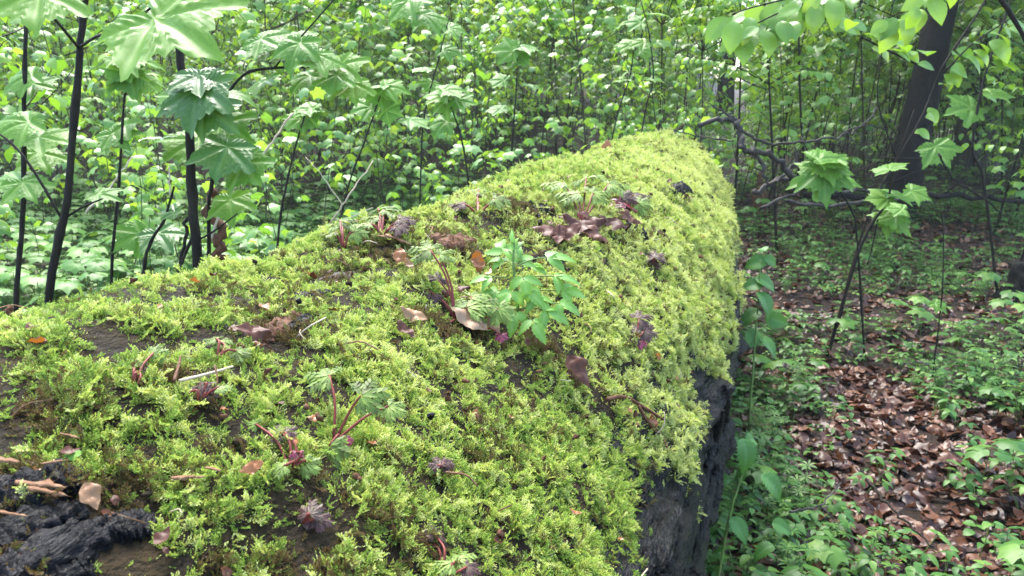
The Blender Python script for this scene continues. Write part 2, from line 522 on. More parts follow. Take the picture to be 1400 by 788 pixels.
M['purple'] = leaf_material('purple_cranesbill_leaf', [(0, (0.028, 0.010, 0.010)), (0.5, (0.06, 0.026, 0.022)), (1, (0.12, 0.085, 0.06))], 0.55, 0.15, 0.25, (0.2, 0.07, 0.07), 0.4)
M['ruby'] = leaf_material('ruby_bud', [(0, (0.10, 0.008, 0.02)), (1, (0.28, 0.03, 0.06))], 0.35, 0.15, 0.5)
M['dead_leaf'] = leaf_material('dead_beech_leaf', [(0, (0.010, 0.005, 0.003)), (0.3, (0.030, 0.011, 0.005)), (0.6, (0.075, 0.024, 0.009)), (0.82, (0.13, 0.055, 0.024)), (0.93, (0.22, 0.13, 0.075)), (1, (0.36, 0.27, 0.19))], 0.40, 0.12, 0.3, (0.05, 0.02, 0.01), 0.3, 0.2, (1.2, 0.8, 0.5), 20)
M['dead_tan'] = leaf_material('pale_dead_leaf', [(0, (0.12, 0.055, 0.022)), (0.5, (0.26, 0.14, 0.065)), (1, (0.42, 0.29, 0.18))], 0.5, 0.15, 0.3, (0.15, 0.08, 0.04), 0.4)
M['dead_orange'] = leaf_material('orange_dead_leaf', [(0, (0.14, 0.04, 0.012)), (0.5, (0.26, 0.09, 0.022)), (1, (0.34, 0.17, 0.05))], 0.4, 0.25, 0.5)
M['dead_brown'] = leaf_material('brown_dead_leaf', [(0, (0.03, 0.011, 0.007)), (0.5, (0.075, 0.027, 0.016)), (1, (0.13, 0.055, 0.032))], 0.45, 0.1, 0.16, (0.05, 0.022, 0.012), 0.5)
M['grass'] = leaf_material('grass_blade', [(0, (0.05, 0.14, 0.02)), (1, (0.12, 0.26, 0.04))], 0.4, 0.3)

def moss_material():
    m, nt, N, L = newmat('moss_shoot')
    at = N.new('ShaderNodeAttribute'); at.attribute_name = 'tint'; at.attribute_type = 'INSTANCER'
    tp = N.new('ShaderNodeAttribute'); tp.attribute_name = 'vein'
    tv = N.new('ShaderNodeAttribute'); tv.attribute_name = 'tint'
    f = mathn(nt, 'ADD', at.outputs['Fac'], mathn(nt, 'MULTIPLY', mathn(nt, 'SUBTRACT', tv.outputs['Fac'], 0.5), 0.35), True)
    r = ramp(N, [(0.0, (0.09, 0.045, 0.018)), (0.14, (0.14, 0.09, 0.028)), (0.26, (0.11, 0.14, 0.022)), (0.42, (0.155, 0.28, 0.034)), (0.6, (0.28, 0.43, 0.06)), (0.78, (0.45, 0.56, 0.10)), (0.92, (0.58, 0.61, 0.12)), (1.0, (0.63, 0.69, 0.25))])
    L.new(f, r.inputs[0])
    mx = N.new('ShaderNodeMix'); mx.data_type = 'RGBA'
    L.new(tp.outputs['Fac'], mx.inputs[0])
    mx.inputs[6].default_value = (0.085, 0.08, 0.018, 1)       # last year's growth, olive brown
    L.new(r.outputs[0], mx.inputs[7])
    pb = N.new('ShaderNodeBsdfPrincipled'); L.new(mx.outputs[2], pb.inputs['Base Color'])
    pb.inputs['Roughness'].default_value = 0.5; pb.inputs['Specular IOR Level'].default_value = 0.3
    tr = N.new('ShaderNodeBsdfTranslucent'); L.new(mx.outputs[2], tr.inputs['Color'])
    ms = N.new('ShaderNodeMixShader'); ms.inputs[0].default_value = 0.35
    L.new(pb.outputs[0], ms.inputs[1]); L.new(tr.outputs[0], ms.inputs[2])
    out = N.new('ShaderNodeOutputMaterial'); L.new(ms.outputs[0], out.inputs['Surface'])
    return m
M['moss'] = moss_material()

# ------------------------------------------------------------------ scattering uncountable stuff
def scatter(name, pts, rot, scl, idx, meshes, tint=None, parent=None):
    """one object: points that carry instances of the given meshes"""
    src = bpy.data.collections.new(name + '_sources')
    for k, me in enumerate(meshes):
        o = bpy.data.objects.new('%s_source_%02d' % (name, k), me)
        src.objects.link(o)
    me = bpy.data.meshes.new(name)
    n = len(pts)
    me.vertices.add(n); me.vertices.foreach_set('co', np.asarray(pts, np.float32).ravel())
    def att(nm, ty, key, val):
        a = me.attributes.new(nm, ty, 'POINT'); a.data.foreach_set(key, val)
    att('rot', 'FLOAT_VECTOR', 'vector', np.asarray(rot, np.float32).ravel())
    att('scl', 'FLOAT', 'value', np.asarray(scl, np.float32))
    att('idx', 'INT', 'value', np.asarray(idx, np.int32))
    att('tint', 'FLOAT', 'value', np.asarray(tint if tint is not None else rng.random(n), np.float32))
    o = link(name, me, parent)
    ng = bpy.data.node_groups.new(name + '_nodes', 'GeometryNodeTree')
    ng.interface.new_socket('Geometry', in_out='INPUT', socket_type='NodeSocketGeometry')
    ng.interface.new_socket('Geometry', in_out='OUTPUT', socket_type='NodeSocketGeometry')
    gi = ng.nodes.new('NodeGroupInput'); go = ng.nodes.new('NodeGroupOutput')
    ci = ng.nodes.new('GeometryNodeCollectionInfo')
    ci.inputs['Collection'].default_value = src
    ci.inputs['Separate Children'].default_value = True
    ci.inputs['Reset Children'].default_value = True
    ip = ng.nodes.new('GeometryNodeInstanceOnPoints')
    ip.inputs['Pick Instance'].default_value = True
    def named(nm, ty):
        q = ng.nodes.new('GeometryNodeInputNamedAttribute'); q.data_type = ty; q.inputs['Name'].default_value = nm
        return [s for s in q.outputs if s.enabled and s.name == 'Attribute'][0]
    ng.links.new(gi.outputs[0], ip.inputs['Points'])
    ng.links.new(ci.outputs[0], ip.inputs['Instance'])
    ng.links.new(named('idx', 'INT'), ip.inputs['Instance Index'])
    e2r = ng.nodes.new('FunctionNodeEulerToRotation')
    ng.links.new(named('rot', 'FLOAT_VECTOR'), e2r.inputs[0])
    ng.links.new(e2r.outputs[0], ip.inputs['Rotation'])
    ng.links.new(named('scl', 'FLOAT'), ip.inputs['Scale'])
    ng.links.new(ip.outputs[0], go.inputs[0])
    md = o.modifiers.new('scatter', 'NODES'); md.node_group = ng
    o['kind'] = 'stuff'
    return o

def eulers(Z, spin):
    """euler XYZ that turns local +Z to Z with the given spin about it"""
    Z = unit(Z)
    ref = np.where(np.abs(Z[:, [2]]) < 0.95, np.array([[0, 0, 1.0]]), np.array([[1.0, 0, 0]]))
    X = unit(np.cross(ref, Z)); Y = np.cross(Z, X)
    c, s = np.cos(spin)[:, None], np.sin(spin)[:, None]
    X2 = X * c + Y * s; Y2 = np.cross(Z, X2)
    ry = np.arcsin(np.clip(-X2[:, 2], -1, 1)); rx = np.arctan2(Y2[:, 2], Z[:, 2]); rz = np.arctan2(X2[:, 1], X2[:, 0])
    return np.stack([rx, ry, rz], 1)

# ================================================================== GROUND
def build_ground():
    def axis(lo, hi, near, far):
        out = [0.0]; s = near
        while out[-1] < hi:
            out.append(out[-1] + s); s = min(s * 1.055, far)
        neg = [0.0]; s = near
        while neg[-1] > lo:
            neg.append(neg[-1] - s); s = min(s * 1.055, far)
        return np.array(sorted(set(neg + out)))
    xs, ys = axis(-70, 60, 0.06, 2.0), axis(-6, 95, 0.06, 2.0)
    X, Y = np.meshgrid(xs, ys, indexing='ij')
    V = np.stack([X, Y, terrain(X, Y)], -1).reshape(-1, 3)
    n, m = len(xs), len(ys)
    i, j = np.meshgrid(np.arange(n - 1), np.arange(m - 1), indexing='ij')
    k = i * m + j
    F = np.stack([k, k + m, k + m + 1, k + 1], -1).reshape(-1, 4)
    o = link('ground', MB().add((V, [F], None)).mesh('ground', M['soil']))
    tag(o, 'dark forest floor rising gently behind the log', kind='structure')
build_ground()

# ================================================================== THE FALLEN LOG
log_y0, log_th0 = hit_log(500, 500)
fallen_log = empty('fallen_log', (-0.55, 2.0, 0.0), 'huge moss covered fallen tree trunk lying across the foreground', 'log')
LOGI = Matrix.Translation((0.55, -2.0, 0.0))

def on_log_part(name, me):
    """a mesh written in world coordinates, parented to the log"""
    return link(name, me, fallen_log, LOGI)

def build_trunk():
    ys = np.concatenate([np.linspace(-0.9, 0.1, 16), np.linspace(0.12, 2.4, 190), np.linspace(2.42, LOG_END - 0.23, 110), LOG_END - 0.22 + 0.40 * np.linspace(0, 1, 34)])
    th = np.concatenate([np.linspace(-PI / 2, 0.9, 230, endpoint=False), np.linspace(0.9, PI * 1.5, 230, endpoint=False)])
    Y, T = np.meshgrid(ys, th, indexing='ij')
    V = log_pt(Y, T).reshape(-1, 3)
    n, m = len(ys), len(th)
    i, j = np.meshgrid(np.arange(n - 1), np.arange(m), indexing='ij')
    a, b = i * m + j, i * m + (j + 1) % m
    F = np.stack([a, b, b + m, a + m], -1).reshape(-1, 4)
    mb = MB(); mb.v = [V]; mb.n = len(V)
    mb.t = [np.zeros(len(V))]; mb.g = [np.zeros(len(V))]
    tc = T[:-1, :].reshape(-1)
    bark = (tc < 0.58) | (tc > PI + 0.2)
    mb.f = [(F[~bark], 0), (F[bark], 1)]
    on_log_part('trunk', mb.mesh('log_trunk', [M['log_under'], M['bark_wet']]))
build_trunk()

# bare patches: pixel of the centre, half width and half length in metres (across, along the log), hollow depth
PATCH = [
    (50, 715, 0.034, 0.075), (150, 705, 0.016, 0.035), (20, 650, 0.02, 0.03), (25, 560, 0.014, 0.03), (180, 645, 0.010, 0.016),
    (455, 372, 0.03, 0.05), (425, 398, 0.02, 0.03), (385, 440, 0.035, 0.05), (345, 455, 0.016, 0.03),
    (757, 352, 0.028, 0.035), (800, 315, 0.05, 0.055), (620, 322, 0.05, 0.05), (530, 338, 0.03, 0.04), (600, 440, 0.045, 0.035),
    (650, 445, 0.03, 0.03), (570, 430, 0.02, 0.025), (735, 455, 0.032, 0.03), (760, 475, 0.02, 0.03), (790, 515, 0.016, 0.02),
    (932, 262, 0.045, 0.06), (905, 322, 0.035, 0.045), (870, 310, 0.035, 0.05), (893, 352, 0.025, 0.03), (715, 280, 0.07, 0.06), (860, 272, 0.03, 0.05),
    (870, 440, 0.012, 0.02), (885, 655, 0.018, 0.03), (900, 700, 0.022, 0.04), (705, 620, 0.010, 0.015), (755, 640, 0.012, 0.012),
    (510, 480, 0.012, 0.012), (590, 735, 0.012, 0.016), (285, 545, 0.014, 0.014), (230, 500, 0.014, 0.016), (430, 640, 0.015, 0.014),
    (300, 760, 0.012, 0.014), (620, 520, 0.012, 0.012), (840, 545, 0.01, 0.03), (955, 205, 0.035, 0.12), (985, 232, 0.05, 0.14), (905, 205, 0.03, 0.10), (975, 275, 0.04, 0.10),
    (700, 540, 0.008, 0.02), (660, 560, 0.009, 0.018), (330, 600, 0.010, 0.012), (540, 620, 0.010, 0.014), (150, 470, 0.014, 0.02),
]
PATCH_W = []
for (a, b, rw, rl) in PATCH:
    y_, t_ = hit_log(a, b)
    PATCH_W.append((y_, t_, rw * 0.82, rl * 0.82))

def moss_edge(y):
    """lowest angle on the right flank that still carries moss"""
    base = np.interp(y, [0.0, 0.85, 1.15, 1.45, 1.8, 2.2, 5.2], [0.60, 0.55, 0.42, 0.30, 0.22, 0.20, 0.20])
    return base + 0.20 * noise(np.stack([y * 5.0, y * 0, y * 0], -1), 41) + 0.13 * noise(np.stack([y * 15.0, y * 0, y * 0 + 4], -1), 42)

def bare(y, th):
    """0 where moss grows, up to 1 in the bare patches"""
    s = th * 0.55
    b = np.zeros_like(y)
    w = 0.35 * noise(np.stack([s * 40, y * 40, y * 0], -1), 31) + 0.25 * noise(np.stack([s * 110, y * 110, y * 0], -1), 32)
    for (py_, pt_, rw, rl) in PATCH_W:
        q = np.sqrt(((s - pt_ * 0.55) / rw) ** 2 + ((y - py_) / rl) ** 2)
        b = np.maximum(b, 1 - sstep(0.75, 1.1, q + w))
    return b

# ---- moss shoots
def moss_branch(mb, base, d, length, nleaf, lw, t0, t1, tint):
    d = unit(d)
    side = unit(np.cross(d, [0.3, 0.5, 0.81])); nor = np.cross(side, d)
    ph = rng.random() * 6.28
    bend = unit(rng.normal(size=3)) * 0.25
    V, F, G = [], [], []
    for k in range(nleaf):
        u = (k + 0.6) / nleaf
        c = base + (d + bend * u * u) * length * u
        a = ph + k * 2.4
        rad = side * math.cos(a) + nor * math.sin(a)
        ld = unit(d * 1.0 + rad * (0.75 - 0.5 * u))
        lx = unit(np.cross(ld, rad))
        L = lw * (1.15 - 0.45 * abs(u - 0.45)) * (0.85 + 0.3 * rng.random())
        wv = L * 0.25
        p0, p2 = c, c + ld * L
        pm = c + ld * L * 0.42 + rad * L * 0.10
        V += [p0, pm + lx * wv, p2, pm - lx * wv]
        n = 4 * k
        F.append([n, n + 1, n + 2, n + 3])
        g = t0 + (t1 - t0) * u
        G += [g * 0.8, g, min(g + 0.2, 1), g]
    mb.add((np.array(V), [np.array(F)], np.array(G)), tint=tint)

def moss_shoot(seed):
    global rng
    keep = rng; rng = np.random.default_rng(500 + seed)
    mb = MB()
    kind = seed % 3
    if kind == 0:                # bushy tuft
        for b in range(9):
            a = b * 2.4 + rng.random(); el = 0.55 + 0.8 * rng.random()
            d = np.array([math.cos(a) * math.cos(el), math.sin(a) * math.cos(el), math.sin(el)])
            moss_branch(mb, np.array([d[0] * .001, d[1] * .001, 0.0008]), d, 0.009 + 0.006 * rng.random(), 15, 0.0023, 0.25, 1.0, rng.random())
    else:                        # feathered frond, arching over
        out = unit([rng.normal(), rng.normal(), 0.0])
        sd = np.array([-out[1], out[0], 0])
        Ln = 0.016 + 0.007 * rng.random()
        ax = [out * Ln * (u * 0.75) + np.array([0, 0, Ln * (u * 0.75 - 0.28 * u * u)]) for u in np.linspace(0, 1, 8)]
        for k in range(7):
            moss_branch(mb, ax[k], ax[k + 1] - ax[k], np.linalg.norm(ax[k + 1] - ax[k]), 4, 0.0026, 0.3 + k * 0.1, 0.4 + k * 0.1, 0.5)
        for k in range(1, 8):
            for sg in (-1, 1):
                t = unit(ax[k] - ax[k - 1])
                d = unit(t * 0.75 + sd * sg * (0.8 + 0.3 * rng.random()) + np.array([0, 0, 0.25 + 0.3 * rng.normal() * 0.5]))
                u = k / 7
                moss_branch(mb, ax[k], d, (0.0085 - 0.0045 * u) * (0.8 + 0.6 * rng.random()), 9, 0.0020, 0.35 + 0.3 * u, 0.85 + 0.15 * u, rng.random())
    me = mb.mesh('moss_shoot_%d' % seed, M['moss'], smooth=True)
    rng = keep
    return me

def build_moss():
    meshes = [moss_shoot(k) for k in range(9)]
    bands = [(0.06, 0.6, 60000, 0.64), (0.6, 1.1, 50000, 0.72), (1.1, 1.8, 33000, 0.88), (1.8, 3.0, 18000, 1.15), (3.0, LOG_END, 12000, 1.35)]
    Yl, Tl, Sl = [], [], []
    for (a, b, dens, sc) in bands:
        area = (b - a) * 0.53 * 3.3
        n = int(area * dens)
        Yl.append(rng.uniform(a, b, n)); Tl.append(rng.uniform(-0.35, 2.95, n)); Sl.append(np.full(n, sc))
    y, th, sc = np.concatenate(Yl), np.concatenate(Tl), np.concatenate(Sl)
    s = th * 0.55
    br = bare(y, th)
    big = fbm(np.stack([s * 5, y * 4, y * 0], -1), 51, 3)
    med = noise(np.stack([s * 22, y * 22, y * 0], -1), 52)
    fin = noise(np.stack([s * 55, y * 55, y * 0], -1), 53)
    clump = 0.5 * med + 0.5 * fin
    near = sstep(2.2, 0.5, y)
    edge = sstep(-0.06, 0.06, th - moss_edge(y))
    keep_p = (1 - br) * edge * np.clip(1.25 + near * (0.9 * clump + 0.1 * np.minimum(big, 0.3)), 0.5, 1)
    ok = rng.random(len(y)) < np.maximum(keep_p, 0.85 * edge * (br > 0.3) * (y < 2.2))
    y, th, sc, big, clump, br, near = (q[ok] for q in (y, th, sc, big, clump, br, near))
    n = len(y)
    nor = log_n(y, th)
    lift = np.where(br > 0.5, -0.003, -0.004) + 0.010 * (clump - 0.1) + 0.006 * (rng.random(n) - 0.5)
    pts = log_pt(y, th, lift)
    d = nor * 1.0 + rng.normal(size=(n, 3)) * 0.58 + np.array([0, -0.05, 0.12])
    d += np.where(np.cos(th)[:, None] > 0.3, 1, 0) * np.array([0.25, 0, -0.25]) * (np.cos(th)[:, None])
    rot = eulers(d, rng.uniform(0, 2 * PI, n))
    # tint: brown dead - green - yellow - pale
    t = 0.65 + 0.14 * big + 0.24 * clump + 0.19 * rng.normal(size=n)
    right = sstep(1.9, 0.9, th) * sstep(0.5, 1.6, y)
    t = t + 0.24 * right + 0.10 * sstep(1.5, 3.5, y)
    dead = noise(np.stack([th * 0.55 * 17 + 9, y * 17, y * 0], -1), 57) + 0.5 * noise(np.stack([th * 30, y * 52, y * 0], -1), 58)
    dp = sstep(0.45, 0.95, dead) * (0.35 + 0.65 * near)
    for (a_, b_, w_, l_) in ((600, 312, 0.10, 0.14), (520, 325, 0.08, 0.12), (735, 300, 0.08, 0.14), (400, 410, 0.06, 0.09), (690, 450, 0.07, 0.07), (60, 560, 0.05, 0.06), (200, 640, 0.03, 0.035), (850, 300, 0.06, 0.12)):
        y0_, t0_ = hit_log(a_, b_)
        dp = np.maximum(dp, 0.75 * np.exp(-((th - t0_) * 0.55 / w_) ** 2 - ((y - y0_) / l_) ** 2) + 0.0 * y)
    t = np.where(rng.random(n) < dp * 0.7, rng.uniform(0.0, 0.3, n), t)
    t = np.where(rng.random(n) < 0.05, rng.uniform(0.0, 0.25, n), t)
    # dying moss round the bare patches
    t = np.where((br > 0.02) & (rng.random(n) < 0.6), rng.uniform(0.02, 0.35, n), t)
    t = np.where((br > 0.5), rng.uniform(0.0, 0.16, n), t)
    scl = sc * (0.75 + 0.5 * rng.random(n)) * (1 + 0.25 * clump)
    idx = rng.integers(0, len(meshes), n)
    o = scatter('moss', pts - np.array([-0.55, 2.0, 0]), rot, scl, idx, meshes, np.clip(t, 0, 1), fallen_log)
    tag(o, 'thick bright green moss cushion over the log')
    print('moss', n)
build_moss()

# ================================================================== LEAF LIBRARY
SYC_HI = [MB().add(palmate(1.0, 104, 12, 0.10 + 0.08 * k, 0.05 + 0.04 * (k % 2), 0.026, 0.12, seed=k), tint=0.5) for k in range(4)]
SYC_HI_M = {k: [b.mesh('sycamore_leaf_%s_%d' % (k, i), M[k]) for i, b in enumerate(SYC_HI)] for k in ('sycamore', 'sycamore_dark')}
SYC_MID = [palmate(1.0, 40, 3, 0.25 + 0.15 * k, 0.12, 0.014, 0.06, seed=20 + k) for k in range(3)]
SYC_LO = [palmate(1.0, 21, 2, 0.3 + 0.12 * k, 0.15, seed=30 + k) for k in range(3)]
BEECH_HI = [oval(1.0, 0.62, 14, 6, 0.35 + 0.2 * k, 0.12, 0.48, 0.02, 0.02, 8, seed=k) for k in range(3)]
BEECH_LO = [oval(1.0, 0.62, 4, 2, 0.4 + 0.2 * k, 0.15, 0.48, seed=k) for k in range(2)]

def leaf_pair_nodes(stem, us, az0, size, spread=0.15):
    """opposite leaf pairs: yields (point, direction, petiole length, leaf size)"""
    n = len(stem)
    out = []
    for k, u in enumerate(us):
        f = u * (n - 1); i = min(int(f), n - 2); p = stem[i] + (stem[i + 1] - stem[i]) * (f - i)
        for sg in (0, PI):
            a = az0 + k * PI / 2 + sg + rng.normal() * 0.25
            el = 0.25 + 0.35 * rng.random() + (0.35 if u > 0.97 else 0)
            out.append((p, np.array([math.cos(a) * math.cos(el), math.sin(a) * math.cos(el), math.sin(el)]),
                        size * (0.55 + 0.5 * rng.random()), size * (0.75 + 0.45 * rng.random())))
    return out

def sapling_meshes(seed, h, leaf, pairs, lean=0.12, pieces=SYC_LO, mat='under', side=0, sides=4, r0=0.006):
    """(stem mesh, foliage mesh) of one young maple, base at the origin"""
    global rng
    keep = rng; rng = np.random.default_rng(900 + seed)
    st, lf = MB(), MB()
    top = np.array([rng.normal() * lean * h, rng.normal() * lean * h, h])
    mid = top * 0.5 + np.array([rng.normal(), rng.normal(), 0]) * 0.05 * h
    stem = curve([np.array([0, 0, -0.04]), mid, top], 7)
    st.add(tube(stem, np.linspace(r0, r0 * 0.45, 7), sides))
    stems = [(stem, pairs)]
    for b in range(side):
        u = rng.uniform(0.45, 0.85); i = int(u * 6)
        a = rng.uniform(0, 2 * PI)
        bl = h * rng.uniform(0.2, 0.38)
        e = stem[i] + np.array([math.cos(a) * bl * 0.8, math.sin(a) * bl * 0.8, bl * 0.55])
        br = curve([stem[i], (stem[i] + e) / 2 + np.array([0, 0, -0.03 * h]), e], 5)
        st.add(tube(br, np.linspace(r0 * 0.5, r0 * 0.3, 5), 3))
        stems.append((br, max(2, pairs - 1)))
    for s_, np_ in stems:
        us = np.linspace(0.45 if s_ is stem else 0.5, 1.0, np_)
        for (p, d, pl, sz) in leaf_pair_nodes(s_, us, rng.random() * 6, leaf):
            q = p + d * pl
            st.add(tube(np.array([p, p + d * pl * 0.5 + [0, 0, 0.008], q]), r0 * 0.22, 3, cap=False))
            ld = unit(np.array([d[0], d[1], -0.15 - 0.5 * rng.random()]))
            lf.add(pieces[rng.integers(len(pieces))], frame(ld, (0, 0, 1), rng.normal() * 0.3), q, sz)
    a, b = st.mesh('sapling_stem_%d' % seed, M['stem_mid']), lf.mesh('sapling_foliage_%d' % seed, M[mat])
    both = MB()
    rng = keep
    return a, b

def joined(name, meshes):
    """one mesh out of several, for instancing as stuff"""
    import bmesh
    bm = bmesh.new(); mats = []
    for me in meshes:
        n0 = len(bm.faces)
        bm.from_mesh(me)
        bm.faces.ensure_lookup_table()
        base = len(mats)
        for f in bm.faces[n0:]:
            f.material_index = base
        mats.append(me.materials[0])
    out = bpy.data.meshes.new(name)
    bm.to_mesh(out); bm.free()
    for m in mats: out.materials.append(m)
    return out

# ================================================================== UNDERGROWTH OF YOUNG MAPLES BEHIND THE LOG
SAP = []
SAP_H = [0.7, 0.9, 1.1, 1.3, 0.55, 1.5, 0.8, 1.8, 2.3, 3.0]
for k in range(10):
    SAP.append(sapling_meshes(k, SAP_H[k], [0.05, 0.06, 0.064, 0.064, 0.046, 0.068, 0.056, 0.068, 0.072, 0.078][k],
                              [2, 3, 3, 3, 2, 4, 3, 4, 5, 6][k], side=[1, 1, 2, 3, 1, 4, 2, 7, 10, 14][k], r0=[.0025, .003, .0035, .004, .0022, .0045, .003, .006, .008, .010][k]))
SAP.append(sapling_meshes(40, 1.1, 0.055, 5, side=8, pieces=BEECH_LO, mat='beech', r0=0.005)); SAP_H.append(1.1)
SAP.append(sapling_meshes(41, 1.8, 0.06, 6, side=12, pieces=BEECH_LO, mat='beech', r0=0.007)); SAP_H.append(1.8)
SAP_J = [joined('sapling_%d' % k, p) for k, p in enumerate(SAP)]

def sector_points(n, r0, r1, az0, az1, power=1.0):
    """random points in polar sector; azimuth in degrees, positive to the left of the log axis"""
    u = rng.random(n)
    r = np.sqrt(r0 ** 2 + (r1 ** 2 - r0 ** 2) * u ** power)
    a = np.radians(rng.uniform(az0, az1, n))
    return -np.sin(a) * r, np.cos(a) * r, r

PLACES = ['behind the leftmost stems', 'behind the thick glossy leaved sapling', 'behind the left back edge of the log', 'left of the middle behind the log', 'right of the middle behind the log', 'beyond the log far end', 'behind the dead branches', 'near the right tree trunk']
def build_undergrowth():
    def density(x, y, r):
        az = np.degrees(np.arctan2(-x, y))
        ok = ~on_log(x, y) & (rng.random(len(x)) < 0.45 + 0.55 * sstep(-0.4, 0.3, noise(np.stack([x * 0.5, y * 0.5, 0 * x], -1), 77)))
        # the open, littered ground on the right of the log, and a thinner strip just behind the log
        ok &= ~((az < 4) & (r < 8.0) & (x > -0.2))
        ok &= ~((az < -3) & (r < 11) & (rng.random(len(x)) < 0.55))
        ok &= ~((r < 4.2))
        ok &= ~((r < 6.5) & (rng.random(len(x)) < 0.6))
        # open view to the tree on the right
        q = to_px(np.stack([x, y, np.full(len(x), 1.0)], 1))
        ok &= ~((q[:, 0] > 1195) & (q[:, 0] < 1345) & (r < 11.5) & (rng.random(len(x)) < 0.9))
        ok &= ~((np.hypot(x - TREE[0], y - TREE[1]) < 0.7))
        # a bright gap in the wood above the log end
        ok &= ~((np.abs(az - 0.7) < 1.7) & (r > 10))
        return ok
    xs, ys, rs = [], [], []
    for n, a, b in ((520, 4.0, 9.0), (1900, 9.0, 17.0), (3600, 17.0, 44.0)):
        x, y, r = sector_points(n, a, b, -24, 56)
        ok = density(x, y, r)
        xs.append(x[ok]); ys.append(y[ok]); rs.append(r[ok])
    x, y, r = map(np.concatenate, (xs, ys, rs))
    o = np.argsort(r); x, y, r = x[o], y[o], r[o]
    z = terrain(x, y)
    k = rng.integers(0, len(SAP), len(x))
    near = (r < 8)
    k = np.where(near & (k >= 7) & (k < 10), rng.integers(0, 7, len(x)), k)
    k = np.where((r < 6.5) & (rng.random(len(x)) < 0.6), np.array([0, 4, 6])[rng.integers(0, 3, len(x))], k)
    k = np.where((r > 15) & (rng.random(len(x)) < 0.1), rng.integers(7, 10, len(x)), k)
    s = rng.uniform(0.75, 1.2, len(x))
    n1 = 290
    for i in range(n1):
        q = to_px(np.array([x[i], y[i], z[i] + 0.5]))
        side = np.digitize(q[0], [180, 360, 540, 720, 900, 1040, 1220])
        size = ['knee high', 'waist high', 'tall', 'bushy tall'][int(np.digitize(SAP_H[k[i]] * s[i], [0.8, 1.25, 1.8]))]
        row = ['in the front row', 'in the second row', 'further back', 'deep in the crowd'][int(np.digitize(r[i], [5.5, 7.0, 9.5]))]
        sp = 'beech' if k[i] >= 10 else 'maple'
        e = empty(sp + '_sapling', (x[i], y[i], z[i]), '%s young %s %s %s' % (size, sp, row, PLACES[side]), 'sapling', 'young %s saplings crowding the undergrowth' % sp)
        e.rotation_euler = (0, 0, float(rng.uniform(0, 6.28)))
        e.scale = (float(s[i]),) * 3
        link('stem', SAP[k[i]][0], e)
        link('foliage', SAP[k[i]][1], e)
    rot = np.stack([np.zeros(len(x)), np.zeros(len(x)), rng.uniform(0, 6.28, len(x))], 1)
    p = np.stack([x, y, z], 1)
    o = scatter('distant_undergrowth', p[n1:], rot[n1:], s[n1:] * 1.1, k[n1:], SAP_J)
    tag(o, 'mass of pale green young maples fading up the slope', 'undergrowth')
    print('undergrowth', len(x))

TREE = hit_ground(1226, 298)
build_undergrowth()

